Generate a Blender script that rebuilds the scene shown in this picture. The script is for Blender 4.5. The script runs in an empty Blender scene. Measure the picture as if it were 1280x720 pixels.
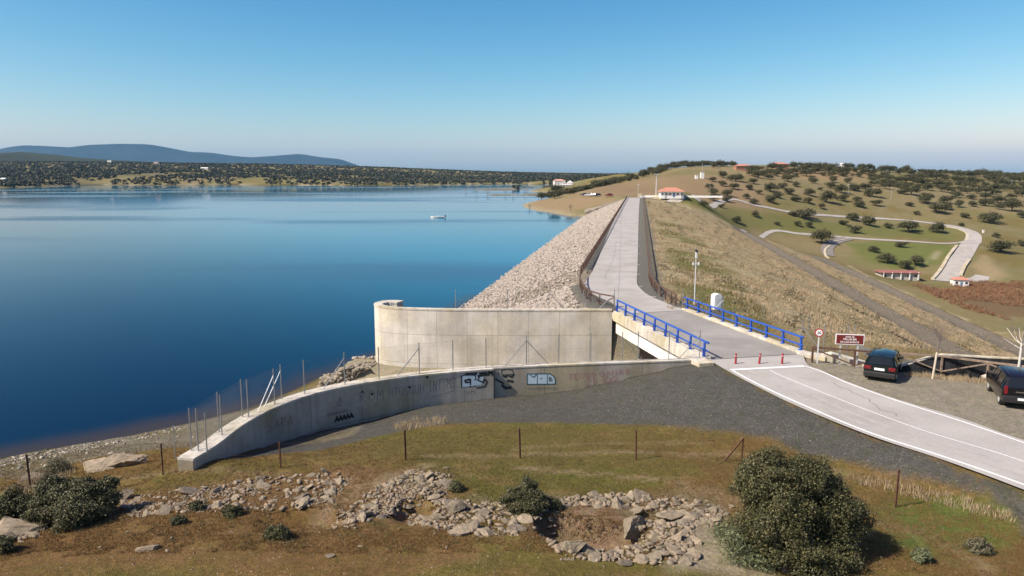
import bpy, math, random
import numpy as np
from mathutils import Vector, Matrix
random.seed(7); RS = np.random.RandomState(7)
R = math.radians
S = bpy.context.scene; COL = S.collection
# ------------------------------------------------------------------ camera
F = 914.0; PITCH = R(8.83); H = 11.6
cam = bpy.data.cameras.new('camera'); cam.sensor_width = 36; cam.lens = 36*F/1280; cam.clip_end = 60000; cam.clip_start = .2
co = bpy.data.objects.new('camera', cam); COL.objects.link(co); co.location = (0, 0, H)
co.rotation_euler = (math.pi/2-PITCH, 0, 0); S.camera = co
# ------------------------------------------------------------------ sky, sun, exposure
SUN_EL = 46; SUN_AZ = -112     # clockwise from +Y
W = bpy.data.worlds.new('World'); S.world = W; W.use_nodes = True
nt = W.node_tree; bg = nt.nodes['Background']
sk = nt.nodes.new('ShaderNodeTexSky'); sk.sky_type = 'NISHITA'; sk.sun_disc = False
sk.sun_elevation = R(SUN_EL); sk.sun_rotation = R(SUN_AZ); sk.air_density = .9; sk.dust_density = .8; sk.ozone_density = 4.0; sk.altitude = 0
sep = nt.nodes.new('ShaderNodeSeparateColor'); cmb = nt.nodes.new('ShaderNodeCombineColor')
pw = nt.nodes.new('ShaderNodeMath'); pw.operation = 'POWER'; pw.inputs[1].default_value = 2.27; g1 = nt.nodes.new('ShaderNodeMath'); g1.operation = 'MULTIPLY'; g1.inputs[1].default_value = .262; g2 = nt.nodes.new('ShaderNodeMath'); g2.operation = 'MULTIPLY'; g2.inputs[1].default_value = 1.1
nt.links.new(sk.outputs[0], sep.inputs[0]); nt.links.new(sep.outputs[0], pw.inputs[0]); nt.links.new(pw.outputs[0], g1.inputs[0]); gm_ = nt.nodes.new('ShaderNodeMath'); gm_.operation = 'MAXIMUM'; gm_.inputs[1].default_value = .78; nt.links.new(g1.outputs[0], gm_.inputs[0]); nt.links.new(gm_.outputs[0], cmb.inputs[0]); pg = nt.nodes.new('ShaderNodeMath'); pg.operation = 'POWER'; pg.inputs[1].default_value = 1.42; gg = nt.nodes.new('ShaderNodeMath'); gg.operation = 'MULTIPLY'; gg.inputs[1].default_value = .645; nt.links.new(sep.outputs[1], pg.inputs[0]); nt.links.new(pg.outputs[0], gg.inputs[0]); nt.links.new(gg.outputs[0], cmb.inputs[1]); nt.links.new(sep.outputs[2], g2.inputs[0]); nt.links.new(g2.outputs[0], cmb.inputs[2])
nt.links.new(cmb.outputs[0], bg.inputs[0]); bg.inputs[1].default_value = .095
sun = bpy.data.lights.new('sun', 'SUN'); sun.energy = 5.0; sun.angle = R(.5); sun.color = (.97, .925, .815)
so = bpy.data.objects.new('sun', sun); COL.objects.link(so)
sd = Vector((math.sin(R(SUN_AZ))*math.cos(R(SUN_EL)), math.cos(R(SUN_AZ))*math.cos(R(SUN_EL)), math.sin(R(SUN_EL))))
so.rotation_euler = (-sd).to_track_quat('-Z', 'Y').to_euler(); so.location = sd*80
S.view_settings.view_transform = 'Standard'; S.view_settings.look = 'None'; S.view_settings.exposure = 0.45; S.view_settings.gamma = 1
S.cycles.max_bounces = 6; S.cycles.diffuse_bounces = 2; S.cycles.glossy_bounces = 3; S.cycles.transparent_max_bounces = 8; S.cycles.volume_bounces = 0
# ------------------------------------------------------------------ helpers
cp, sp = math.cos(PITCH), math.sin(PITCH)
def ray(px, py):
    u = (np.asarray(px, float)-640)/F; v = (np.asarray(py, float)-360)/F
    return u, cp-v*sp, -sp-v*cp
def G(px, py, z=0.0):            # point of the level z seen there
    x, y, d = ray(px, py); t = (z-H)/d; return np.array([x*t, y*t])
def GY(px, py, Y):               # point at forward distance Y
    x, y, d = ray(px, py); t = Y/y; return (float(x*t), Y, float(H+d*t))
def Gp(l, z=0.0): return [tuple(G(a, b, z)) for a, b in l]

def hash2(ix, iy, s):
    n = (ix.astype(np.int64)*374761393+iy.astype(np.int64)*668265263+s*974711) & 0x7fffffff
    n = ((n ^ (n >> 13))*1274126177) & 0x7fffffff
    return ((n ^ (n >> 16)) & 0xffff)/65535.0
def vnoise(x, y, s=0):
    ix = np.floor(x); iy = np.floor(y); fx = x-ix; fy = y-iy
    fx = fx*fx*(3-2*fx); fy = fy*fy*(3-2*fy)
    a = hash2(ix, iy, s); b = hash2(ix+1, iy, s); c = hash2(ix, iy+1, s); d = hash2(ix+1, iy+1, s)
    return (a*(1-fx)+b*fx)*(1-fy)+(c*(1-fx)+d*fx)*fy
def fbm(x, y, sc, s=0, o=4):
    t = 0; a = .5
    for i in range(o): t = t+a*vnoise(x/sc*2**i, y/sc*2**i, s+i*17); a *= .5
    return t/(1-.5**o)           # 0..1
def sstep(a, b, x): t = np.clip((x-a)/(b-a), 0, 1); return t*t*(3-2*t)
def pdist(x, y, poly, closed=True):
    P = np.array(poly, float); n = len(P); d = np.full(np.shape(x), 1e18)
    for i in range(n if closed else n-1):
        a = P[i]; b = P[(i+1) % n]; e = b-a; L = max(e@e, 1e-9)
        t = np.clip(((x-a[0])*e[0]+(y-a[1])*e[1])/L, 0, 1)
        d = np.minimum(d, (x-a[0]-t*e[0])**2+(y-a[1]-t*e[1])**2)
    return np.sqrt(d)
def inside(x, y, poly):
    P = poly; n = len(P); r = np.zeros(np.shape(x), bool)
    for i in range(n):
        x1, y1 = P[i]; x2, y2 = P[(i+1) % n]
        if y1 == y2: continue
        c = ((y1 > y) != (y2 > y)) & (x < (x2-x1)*(y-y1)/(y2-y1)+x1); r ^= c
    return r
def sdist(x, y, poly): return np.where(inside(x, y, poly), -1, 1)*pdist(x, y, poly)   # <0 inside

# ------------------------------------------------------------------ dam axis
AZ = math.atan2(161/F, cp+ (142/F)*sp)   # azimuth of the crest line
DX, DY = math.sin(AZ), math.cos(AZ)
def lat(x, y): return x*DY-y*DX          # >0 to the right (downstream)
def alo(x, y): return x*DX+y*DY
def dpt(t, l): return (t*DX+l*DY, t*DY-l*DX)
WL = -8.0
DP_L = [-60, -31, -25.5-.3, -7.0, 1.7, 8, 16, 28.4, 49.4, 53.8, 94.3, 99.8, 130]
DP_Z = [-20, -14, -8.1, 0, 0, -.8, -2.4, -6.5, -17, -17, -32.7, -32.7, -50]
# near end of the crest, where it bends to the bridge
PLAT = Gp([(719, 356), (722, 366), (733, 379), (755, 393)])+[(8.5, 61.9), (17.5, 61.9)]+Gp([(862, 381), (838, 371), (820, 360), (813, 345)])
# ------------------------------------------------------------------ lake outline at the water level
LAKE = Gp([(-400, 640), (-120, 600), (0, 573), (90, 557), (160, 545), (240, 528), (308, 511), (360, 491), (401, 471), (440, 459), (468, 450)], WL)
LAKE += [(-10, 82), dpt(84, -25.5), dpt(150, -25.5), dpt(250, -25.5), dpt(330, -25.2)]
LAKE += Gp([(722, 272), (708, 269.5), (690, 266), (672, 264), (657, 260), (653, 256), (664, 252.5), (690, 248), (700, 245), (698, 242.5), (686, 241.5), (672, 240.5), (660, 239), (688, 237.5), (693, 236), (684, 234), (690, 232), (684, 230.8), (640, 230.4), (600, 230.6), (560, 231.2), (500, 232), (440, 232.2), (400, 231.6), (340, 231.5), (280, 231.3), (200, 231.8), (120, 231.3), (60, 233), (20, 234.5), (-40, 235), (-200, 235)], WL)
LAKE += [(-2500, 700), (-2500, 20)]
ISL = [(G(618, 237.3, WL), 26, 10, 1.7), (G(640, 236.6, WL), 30, 12, 1.7), (G(596, 236.6, WL), 18, 7, 1.4), (G(665, 243.6, WL), 16, 10, 1.5), (G(630, 243.8, WL), 18, 5, .9), (G(606, 243.2, WL), 9, 4, .8), (G(650, 244, WL), 12, 5, .9)]
# ------------------------------------------------------------------ spillway walls (front top edges)
LWF = Gp([(241, 576.4), (257, 567), (273, 557.5), (291, 542), (311, 528), (340, 512.5), (375, 499), (404, 490.5), (439, 483.5), (470, 478.3), (491.6, 475), (520, 471), (550, 468.2), (585, 465.2), (617, 463)])
LWB = Gp([(618, 461.3), (655, 459.6), (700, 457.6), (780, 454.6), (876, 451.2)])
TW = [(-10.0, 66.3), (-11.0, 66.7), (-12.0, 66.3), (-12.5, 65.1), (-12.25, 63.95), (-11.4, 63.15), (-9.9, 62.5), (-7.8, 62.1), (-5.5, 61.85), (-2, 61.75), (3, 61.7), (8.6, 61.7)]
FWR = [(8.6, 62.3), (14.5, 62.6), (20, 62.5), (29, 62.1), (40, 61.6), (52, 61)]          # far wall of the chute right of the bridge
# dark near wall of the chute
DW = [tuple(G(1078, 455.5)), tuple(G(1126, 461.5)), tuple(G(1180, 464.8)), tuple(G(1250, 470.5)), tuple(G(1330, 476)), tuple(G(1420, 481))]
CHAN = [(-10.2, 40.5), (-13, 52), (-14, 63), (-9, 66), (-7, 62), (60, 61.5), (60, 48)]+[(p[0], p[1]+.6) for p in reversed(DW)]+[(18.5, 47.6), (12.5, 47.0), (0, 44.6), (-4.5, 43.6), (-8.5, 42.3)]
NEARLINE = [(LWF[0][0]-.3, LWF[0][1])]+LWF+LWB+[(18.5, 47.0)]+DW+[(80, 46)]
NLx = np.array([p[0] for p in NEARLINE]); NLy = np.array([p[1] for p in NEARLINE])

def rbf_fit(P, c):
    P = np.array(P, float); X = P[:, :2]; z = P[:, 2]; n = len(P)
    D = np.sqrt(((X[:, None]-X[None])**2).sum(-1)+c*c)
    s = np.abs(X).max(); A = np.zeros((n+3, n+3)); A[:n, :n] = D/s; A[:n, n] = 1; A[:n, n+1:] = X/s; A[n, :n] = 1; A[n+1:, :n] = (X/s).T
    A[:n, :n] += np.eye(n)*1e-6
    w = np.linalg.solve(A, np.r_[z, 0, 0, 0]); return X, w, c, s
def rbf(m, x, y):
    X, w, c, s = m; sh = np.shape(x); x = np.ravel(x); y = np.ravel(y); r = np.full(x.shape, w[len(X)])+w[-2]*x/s+w[-1]*y/s
    for i in range(len(X)): r += w[i]*np.sqrt((x-X[i, 0])**2+(y-X[i, 1])**2+c*c)/s
    return r.reshape(sh)
def cz(l): return [(*G(a, b, z), z) for a, b, z in l]
NEARM = rbf_fit(cz([(0, 720, .2), (320, 720, .4), (640, 720, .3), (960, 720, -.1), (1280, 720, -.6), (0, 660, -.3), (250, 660, .15), (500, 660, .2), (820, 660, -.1), (1100, 660, -.5), (1280, 660, -.7),
    (0, 604, -1.5), (60, 597, -1.3), (120, 597, -.9), (204, 595, -.5), (351, 590, -.35), (507, 577, -.35), (650, 574, -.4), (795, 576, -.45), (930, 570, -.5), (1122, 633, -.75), (1190, 612, -.5), (1250, 625, -.35),
    (240, 584, -.45), (300, 571, -.9), (380, 553, -1.75), (470, 527, -2.05), (545, 508, -1.75), (617, 499, -1.7), (690, 495, -1.6), (740, 486, -1.3), (800, 471, -.75), (850, 459, -.25), (885, 454, -.05),
    (500, 528, -1.5), (600, 522, -1.2), (700, 525, -1.1), (800, 520, -.8), (900, 500, -.25), (930, 500, -.1), (1000, 530, -.15), (1100, 570, -.25), (1180, 590, -.2), (850, 545, -.6), (1010, 560, -.5),
    (1000, 490, -.04), (1100, 520, -.04), (1280, 560, -.04), (1060, 462, -.08), (1120, 466, -.12), (1180, 471, -.15), (1280, 484, -.2), (1180, 500, -.05), (1400, 500, -.3), (1500, 600, -.2)])
    +[(-25, 10, .3), (0, 8, .5), (25, 8, -.5), (-40, 25, -1.5), (60, 30, -.5), (-60, 10, -1)], 1.2)
def gy(l): return [GY(a, b, Y) for a, b, Y in l]
FARM = rbf_fit(gy([(790, 246.3, 384), (860, 246.3, 380), (830, 247, 372), (745, 247, 372), (715, 251, 372), (690, 252, 395), (672, 252, 410), (740, 243.5, 420), (700, 246, 430), (735, 262, 352),
    (800, 241, 440), (845, 241.5, 420), (760, 238, 480), (800, 229.5, 540), (840, 226, 540), (870, 220.5, 580), (878, 224, 560), (900, 218, 600), (930, 212.5, 650), (975, 210.5, 690), (1000, 207.5, 730), (1060, 209.5, 750), (1100, 213, 800), (1150, 215.5, 900), (1200, 217.5, 1050), (1280, 220.5, 1100), (1400, 222, 1200),
    (870, 250, 400), (835, 250, 386), (850, 255, 388), (875, 260, 396), (905, 272, 400), (1000, 268, 480), (1080, 274, 500), (1130, 276, 500), (1160, 278, 495), (1195, 283, 480), (1215, 289, 462), (1224, 295, 448), (1215, 305, 425), (1200, 325, 388), (1180, 347, 358),
    (925, 290.5, 405), (960, 292, 425), (1040, 294, 440), (1130, 297, 445), (1195, 302, 438), (1000, 240, 560), (940, 235, 540), (1100, 240, 600), (1200, 240, 650), (1280, 250, 600), (1280, 280, 500), (1380, 300, 460),
    (1280, 310, 430), (1280, 340, 375), (1150, 322, 395), (1100, 320, 395), (1050, 318, 395), (1120, 345, 362), (1240, 352, 350), (1280, 362, 330), (1280, 385, 272), (1200, 375, 285), (1280, 410, 235), (1400, 360, 330), (1400, 420, 222), (960, 275, 450), (1030, 283, 460), (1120, 288, 468), (890, 262, 400), (1000, 222, 650), (1150, 226, 780), (1260, 232, 800)])
    +[(60, 250, -38), (110, 250, -38), (60, 330, -30), (30, 200, -30)]
    +gy([(760, 222, 900), (700, 229, 900), (697, 232.6, 1010), (720, 229, 1020), (690, 224, 1300), (760, 219, 1500), (900, 219, 1400), (1100, 219, 1500), (1300, 219, 2000),
    (640, 229, 1550), (640, 222, 2000), (640, 217.3, 3200), (560, 228, 1500), (560, 213, 2800), (560, 221, 2000), (500, 230, 1250), (500, 221, 1600), (500, 211, 2400), (440, 229, 1250), (440, 219, 1600), (440, 208.5, 2400),
    (340, 228, 1250), (340, 218, 1600), (340, 206, 2400), (200, 228, 1250), (200, 217, 1600), (200, 204.5, 2400), (60, 229, 1200), (60, 216, 1600), (60, 203, 2400), (-60, 229, 1200), (-60, 216, 1600), (-60, 202, 2400), (-400, 229, 1200), (-400, 214, 1800), (850, 218.6, 3200), (1200, 218.4, 3200), (1500, 218, 2600)]), 8)

RUIN_PITS = [(G(745, 668), 2.0, 1.1, 1.0), (G(700, 655), .9, .7, .9), (G(520, 640), .8, 1.2, .5), (G(380, 655), 1.6, 1.0, .45), (G(820, 640), 1.0, .5, .3)]
def height(x, y, cut=True):
    x = np.asarray(x, float); y = np.asarray(y, float)
    near = np.zeros(x.shape); k = y <= 62
    if k.any(): near[k] = np.clip(rbf(NEARM, x[k], y[k]), -3, 1.5)
    bankr = -0.5*np.maximum(0, np.maximum(x-42, 0)*.6+np.maximum(y-47, 0)*.0)
    near = near+np.where(y > 30, bankr, 0)
    far = np.zeros(x.shape); k = y > 160
    if k.any(): far[k] = rbf(FARM, x[k], np.maximum(y[k], 190))
    w = sstep(3300, 5200, y+np.abs(x)*.3); far = far*(1-w)+w*(4+6*(fbm(x, y, 1500, 3, 2)-.5))
    far = far+np.where(y > 390, (fbm(x, y, 60, 5, 4)-.5)*3.0*sstep(390, 520, y), 0)
    bank = np.maximum(-2.2-.5*(y-61)-.12*np.maximum(x-30, 0), -38)
    wf = sstep(170, 230, y); nat = np.where(y > 61.8, bank*(1-wf)+far*wf, near)
    # dam
    t = alo(x, y); l = lat(x, y)
    dz = np.interp(l, DP_L, DP_Z)
    rough = (fbm(x, y, 5, 9, 3)-.5)*np.where((l > 6) & (l < 110), np.clip((l-3)/8, 0, 1)*.7, 0)
    dz = dz+rough
    sd_ = sdist(x, y, PLAT); q = np.where(sd_ < 0, 0, np.where(l > -2.5, -sd_*.22, -sd_*.44)); q2 = q; q = np.where(sd_ > 22, -60, q)
    wq = sstep(78, 92, t); dz = np.where((t < 92) & (l < -2) & (y > 50), np.minimum(dz, q2)*(1-wq)+dz*wq, dz); dz = np.maximum(dz, q); dz = np.where(t > 384, dz-(t-384)*.35, dz)
    nat = np.where(y > 61.8, np.maximum(nat, dz), nat)
    # lake bed and shore
    d = sdist(x, y, LAKE)
    up = np.where((l > -25.6) & (y > 61.8) & (t < 335), 60., WL+.38*np.maximum(d, 0)+.02)
    dd_ = np.maximum(d, 0); up = np.where(y < 61.8, WL+.27*np.minimum(dd_, 14)+.5*np.maximum(dd_-14, 0)+.02, up)
    up = np.where((y > 350), WL+.22*np.maximum(d, 0)+.02, up)
    up = up+np.where((y < 61.8) & (d < 14), (fbm(x, y, 1.6, 21, 3)-.5)*.25*np.clip(d/2, 0, 1), 0)
    land = np.minimum(nat, up)
    bed = WL-np.minimum(-d*.22, 7)
    bed = np.maximum(bed, np.where((y > 61.8) & (t < 400), dz, -50))
    for c, rx, ry, hh in ISL: bed = np.maximum(bed, WL+hh*(1-((x-c[0])/rx)**2-((y-c[1])/ry)**2+(fbm(x, y, 9, 31, 3)-.5)))
    z = np.where(d < 0, np.where(y > 61.8, bed, np.minimum(bed, WL)), land)
    # spillway basin
    if cut:
        north = (x > NLx[0]-.01) & (y > np.interp(x, NLx, NLy)) & (y < np.interp(x, [-12.4, -9.9, -7.8, -5.5, -2, 0], [64.2, 63.1, 62.7, 62.4, 62.2, 62.0])) & (x < 60)
        west = (x <= NLx[0]-.01) & (y > 24) & (y < 68)
        dc = np.maximum(sdist(x, y, CHAN), 0)
        flo = -5.1-np.maximum(x-16, 0)*.28
        capd = flo+.5*dc
        z = np.where((north | west) & (x < 60), np.minimum(z, capd), z)
        z = np.where((x > -20) & (x < -7.5) & (y >= 60) & (y < 72) & (d > 0), np.minimum(z, -5.1-np.maximum(y-65.5, 0)*.5), z)
    # pits in the ruin
    if np.min(y) < 40:
        for c, rx, ry, dep in RUIN_PITS:
            r2 = ((x-c[0])/rx)**2+((y-c[1])/ry)**2; z = z-dep*(1-sstep(.35, 1.15, r2))
        fr = sstep(37, 30, y); z = z+fr*((fbm(x, y, 1.5, 41, 4)-.5)*.22+(fbm(x, y, 6, 45, 2)-.5)*.5*sstep(36, 30, y))
    return z
def raycast(pts):                # where the sight lines through these points of the photograph meet the ground
    P = np.array(pts, float); dx, dy, dz = ray(P[:, 0], P[:, 1]); n = len(P)
    Ys = np.r_[np.linspace(15, 80, 120), np.geomspace(81, 6000, 330)]
    out = np.zeros((n, 3)); done = np.zeros(n, bool); prev = np.full(n, 15.)
    for Y in Ys:
        t = Y/dy; z = H+dz*t; g = height(dx*t, np.full(n, Y)); hit = (z <= g) & ~done
        if hit.any():
            a = prev[hit].copy(); b = np.full(hit.sum(), Y)
            for _ in range(10):
                m = (a+b)/2; tt = m/dy[hit]; below = (H+dz[hit]*tt) <= height(dx[hit]*tt, m); b = np.where(below, m, b); a = np.where(below, a, m)
            tt = b/dy[hit]; out[hit] = np.c_[dx[hit]*tt, b, H+dz[hit]*tt]; done |= hit
        prev[~done] = Y
        if done.all(): break
    out[~done] = np.nan
    return out
def hz(x, y): return float(height(np.array([x]), np.array([y]))[0])

# ------------------------------------------------------------------ materials
MATS = {}
def mat(name, col, rough=.8, metal=0, noise=0, nscale=5, bump=0, bscale=30, isl=0, spec=None, emit=None, alpha=None, isl2=None, trans=0):
    if name in MATS: return MATS[name]
    m = bpy.data.materials.new(name); m.use_nodes = True; t = m.node_tree; b = t.nodes['Principled BSDF']
    b.inputs['Roughness'].default_value = rough; b.inputs['Metallic'].default_value = metal
    if spec is not None: b.inputs['Specular IOR Level'].default_value = spec
    L = t.links.new; out = None
    rgb = t.nodes.new('ShaderNodeRGB'); rgb.outputs[0].default_value = (*col, 1); out = rgb.outputs[0]
    if isl2 is not None:
        g = t.nodes.new('ShaderNodeNewGeometry'); mx = t.nodes.new('ShaderNodeMix'); mx.data_type = 'RGBA'
        L(g.outputs['Random Per Island'], mx.inputs[0]); L(out, mx.inputs[6]); mx.inputs[7].default_value = (*isl2, 1); out = mx.outputs[2]
    if noise or isl:
        tc = t.nodes.new('ShaderNodeTexCoord'); n = t.nodes.new('ShaderNodeTexNoise'); n.inputs['Scale'].default_value = nscale; n.inputs['Detail'].default_value = 6
        L(tc.outputs['Object'], n.inputs['Vector'])
        mr = t.nodes.new('ShaderNodeMapRange'); mr.inputs[1].default_value = .3; mr.inputs[2].default_value = .7; mr.inputs[3].default_value = 1-noise; mr.inputs[4].default_value = 1+noise
        L(n.outputs['Fac'], mr.inputs[0]); v = mr.outputs[0]
        if isl:
            g = t.nodes.new('ShaderNodeNewGeometry'); m2 = t.nodes.new('ShaderNodeMapRange'); m2.inputs[3].default_value = 1-isl; m2.inputs[4].default_value = 1+isl
            L(g.outputs['Random Per Island'], m2.inputs[0]); mm = t.nodes.new('ShaderNodeMath'); mm.operation = 'MULTIPLY'; L(v, mm.inputs[0]); L(m2.outputs[0], mm.inputs[1]); v = mm.outputs[0]
        vm = t.nodes.new('ShaderNodeVectorMath'); vm.operation = 'SCALE'; L(out, vm.inputs[0]); L(v, vm.inputs['Scale']); out = vm.outputs[0]
    L(out, b.inputs['Base Color'])
    if bump:
        tc = t.nodes.new('ShaderNodeTexCoord'); n = t.nodes.new('ShaderNodeTexNoise'); n.inputs['Scale'].default_value = bscale; n.inputs['Detail'].default_value = 5
        L(tc.outputs['Object'], n.inputs['Vector']); bp = t.nodes.new('ShaderNodeBump'); bp.inputs['Strength'].default_value = bump; bp.inputs['Distance'].default_value = .05
        L(n.outputs['Fac'], bp.inputs['Height']); L(bp.outputs[0], b.inputs['Normal'])
    if trans:
        b.inputs['Transmission Weight'].default_value = trans
    if emit: b.inputs['Emission Color'].default_value = (*emit, 1); b.inputs['Emission Strength'].default_value = 1
    MATS[name] = m; return m
def concrete(name, col, stain=.35, joints=None, streak=.3, tint=(.86, .82, .66)):
    m = bpy.data.materials.new(name); m.use_nodes = True; t = m.node_tree; b = t.nodes['Principled BSDF']; L = t.links.new; N = t.nodes.new
    b.inputs['Roughness'].default_value = .85; b.inputs['Specular IOR Level'].default_value = .25
    tc = N('ShaderNodeTexCoord')
    def noise(sc, det, mp=None, src='Object'):
        n = N('ShaderNodeTexNoise'); n.inputs['Scale'].default_value = sc; n.inputs['Detail'].default_value = det; n.inputs['Roughness'].default_value = .6
        if mp: q = N('ShaderNodeMapping'); q.inputs['Scale'].default_value = mp; L(tc.outputs[src], q.inputs[0]); L(q.outputs[0], n.inputs['Vector'])
        else: L(tc.outputs[src], n.inputs['Vector'])
        return n.outputs['Fac']
    def rng(s, a, bb, lo, hi): r = N('ShaderNodeMapRange'); r.inputs[1].default_value = a; r.inputs[2].default_value = bb; r.inputs[3].default_value = lo; r.inputs[4].default_value = hi; L(s, r.inputs[0]); return r.outputs[0]
    def mul(a, c): q = N('ShaderNodeMath'); q.operation = 'MULTIPLY'; L(a, q.inputs[0]); L(c, q.inputs[1]); return q.outputs[0]
    v = rng(noise(.35, 7), .42, .62, 1-stain, 1.05)
    v = mul(v, rng(noise(9, 6), .3, .7, .88, 1.1))
    v = mul(v, rng(noise(1, 5, (2.2, 2.2, .12)), .45, .65, 1.0, 1-streak))
    if joints:
        br = N('ShaderNodeTexBrick'); br.offset = joints[2] if len(joints) > 2 else 0; br.inputs['Scale'].default_value = 1; br.inputs['Brick Width'].default_value = joints[0]; br.inputs['Row Height'].default_value = joints[1]
        br.inputs['Mortar Size'].default_value = .03; br.inputs['Mortar Smooth'].default_value = .5; br.inputs['Color1'].default_value = (1, 1, 1, 1); br.inputs['Color2'].default_value = (.9, .9, .9, 1); br.inputs['Mortar'].default_value = (.62, .6, .56, 1)
        L(tc.outputs['UV'], br.inputs['Vector']); v = mul(v, br.outputs['Color'])
    mx = N('ShaderNodeMix'); mx.data_type = 'RGBA'; mx.inputs[6].default_value = (*col, 1); mx.inputs[7].default_value = (col[0]*tint[0], col[1]*tint[1], col[2]*tint[2], 1); L(rng(noise(.22, 5, (1, 1, 1)), .48, .6, 0, 1), mx.inputs[0])
    vm = N('ShaderNodeVectorMath'); vm.operation = 'SCALE'; L(mx.outputs[2], vm.inputs[0]); L(v, vm.inputs['Scale']); L(vm.outputs[0], b.inputs['Base Color'])
    bp = N('ShaderNodeBump'); bp.inputs['Strength'].default_value = .25; bp.inputs['Distance'].default_value = .02; L(noise(25, 6), bp.inputs['Height']); L(bp.outputs[0], b.inputs['Normal'])
    MATS[name] = m; return m

# ------------------------------------------------------------------ mesh builder
def mesh_np(name, V, Fc, m, parent=None, uv=None, cols=None, smooth=False, extra=None):
    me = bpy.data.meshes.new(name); V = np.asarray(V, np.float32); Fc = np.asarray(Fc, np.int32); n = Fc.shape[1]
    me.vertices.add(len(V)); me.vertices.foreach_set('co', V.ravel())
    me.loops.add(Fc.size); me.loops.foreach_set('vertex_index', Fc.ravel()); me.polygons.add(len(Fc))
    me.polygons.foreach_set('loop_start', np.arange(0, Fc.size, n, dtype=np.int32)); me.polygons.foreach_set('loop_total', np.full(len(Fc), n, np.int32))
    if smooth: me.polygons.foreach_set('use_smooth', np.ones(len(Fc), bool))
    me.update(calc_edges=True)
    if cols is not None:
        a = me.color_attributes.new('Col', 'FLOAT_COLOR', 'POINT'); a.data.foreach_set('color', np.c_[cols, np.ones(len(V))].astype(np.float32).ravel())
    for k, v in (extra or {}).items():
        a = me.attributes.new(k, 'FLOAT', 'POINT'); a.data.foreach_set('value', np.asarray(v, np.float32))
    me.materials.append(m); o = bpy.data.objects.new(name, me); COL.objects.link(o)
    if parent: o.parent = parent
    return o
class MB:
    def __init__(s): s.v = []; s.f = []; s.uv = {}
    def quadf(s, *idx): s.f.append(idx)
    def box(s, c, d, rz=0, rx=0, ry=0, taper=1):
        M = Matrix.Translation(c) @ Matrix.Rotation(rz, 4, 'Z') @ Matrix.Rotation(ry, 4, 'Y') @ Matrix.Rotation(rx, 4, 'X'); b = len(s.v)
        for z in (-1, 1):
            k = taper if z > 0 else 1
            for x, y in ((-1, -1), (1, -1), (1, 1), (-1, 1)): s.v.append(tuple(M @ Vector((x*d[0]/2*k, y*d[1]/2*k, z*d[2]/2))))
        for q in ((3, 2, 1, 0), (4, 5, 6, 7), (0, 1, 5, 4), (1, 2, 6, 5), (2, 3, 7, 6), (3, 0, 4, 7)): s.f.append(tuple(b+i for i in q))
        return s
    def bar(s, a, b_, w, h=None):      # square bar between two points
        a = Vector(a); b_ = Vector(b_); d = b_-a; h = h or w
        q = d.to_track_quat('X', 'Z').to_matrix(); b = len(s.v)
        for p in (a, b_):
            for y, z in ((-1, -1), (1, -1), (1, 1), (-1, 1)): s.v.append(tuple(p+q @ Vector((0, y*w/2, z*h/2))))
        for f in ((3, 2, 1, 0), (4, 5, 6, 7), (0, 1, 5, 4), (1, 2, 6, 5), (2, 3, 7, 6), (3, 0, 4, 7)): s.f.append(tuple(b+i for i in f))
        return s
    def tube(s, pts, r, n=8, cap=True):
        pts = [Vector(p) for p in pts]; rr = r if isinstance(r, (list, tuple)) else [r]*len(pts); b = len(s.v)
        for i, p in enumerate(pts):
            d = (pts[min(i+1, len(pts)-1)]-pts[max(i-1, 0)]); q = d.to_track_quat('Z', 'Y').to_matrix()
            for k in range(n): a = 2*math.pi*k/n; s.v.append(tuple(p+q @ Vector((math.cos(a)*rr[i], math.sin(a)*rr[i], 0))))
        for i in range(len(pts)-1):
            for k in range(n): s.f.append((b+i*n+k, b+i*n+(k+1) % n, b+(i+1)*n+(k+1) % n, b+(i+1)*n+k))
        if cap: s.f.append(tuple(b+k for k in reversed(range(n)))); s.f.append(tuple(b+(len(pts)-1)*n+k for k in range(n)))
        return s
    def prism(s, poly, z0, z1):
        b = len(s.v); n = len(poly)
        A = sum(poly[i][0]*poly[(i+1) % n][1]-poly[(i+1) % n][0]*poly[i][1] for i in range(n))
        if A < 0: poly = list(reversed(poly))
        f0 = z0 if callable(z0) else (lambda p: z0); f1 = z1 if callable(z1) else (lambda p: z1)
        for p in poly: s.v.append((p[0], p[1], f0(p)))
        for p in poly: s.v.append((p[0], p[1], f1(p)))
        s.f.append(tuple(b+i for i in reversed(range(n)))); s.f.append(tuple(b+n+i for i in range(n)))
        for i in range(n): j = (i+1) % n; s.f.append((b+i, b+j, b+n+j, b+n+i))
        return s
    def build(s, name, m, parent=None, org=None, smooth=False, bevel=0):
        me = bpy.data.meshes.new(name); o = org if org is not None else (0, 0, 0)
        me.from_pydata([(v[0]-o[0], v[1]-o[1], v[2]-o[2]) for v in s.v], [], s.f)
        if s.uv:
            l = me.uv_layers.new(name='UVMap')
            for i, lp in enumerate(me.loops): l.data[i].uv = s.uv.get(lp.vertex_index, (0, 0))
        if smooth: me.polygons.foreach_set('use_smooth', [True]*len(me.polygons))
        me.materials.append(m); me.update(); ob = bpy.data.objects.new(name, me); COL.objects.link(ob)
        if bevel: bv = ob.modifiers.new('b', 'BEVEL'); bv.width = bevel; bv.segments = 2; bv.limit_method = 'ANGLE'
        if parent: ob.parent = parent
        elif org is not None: ob.location = o
        return ob
def empty(name, loc, rz=0):
    o = bpy.data.objects.new(name, None); COL.objects.link(o); o.location = loc; o.rotation_euler = (0, 0, rz); o.empty_display_size = .3; return o
def tag(o, label=None, cat=None, group=None, kind=None):
    for k, v in (('label', label), ('category', cat), ('group', group), ('kind', kind)):
        if v: o[k] = v
    return o
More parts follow.
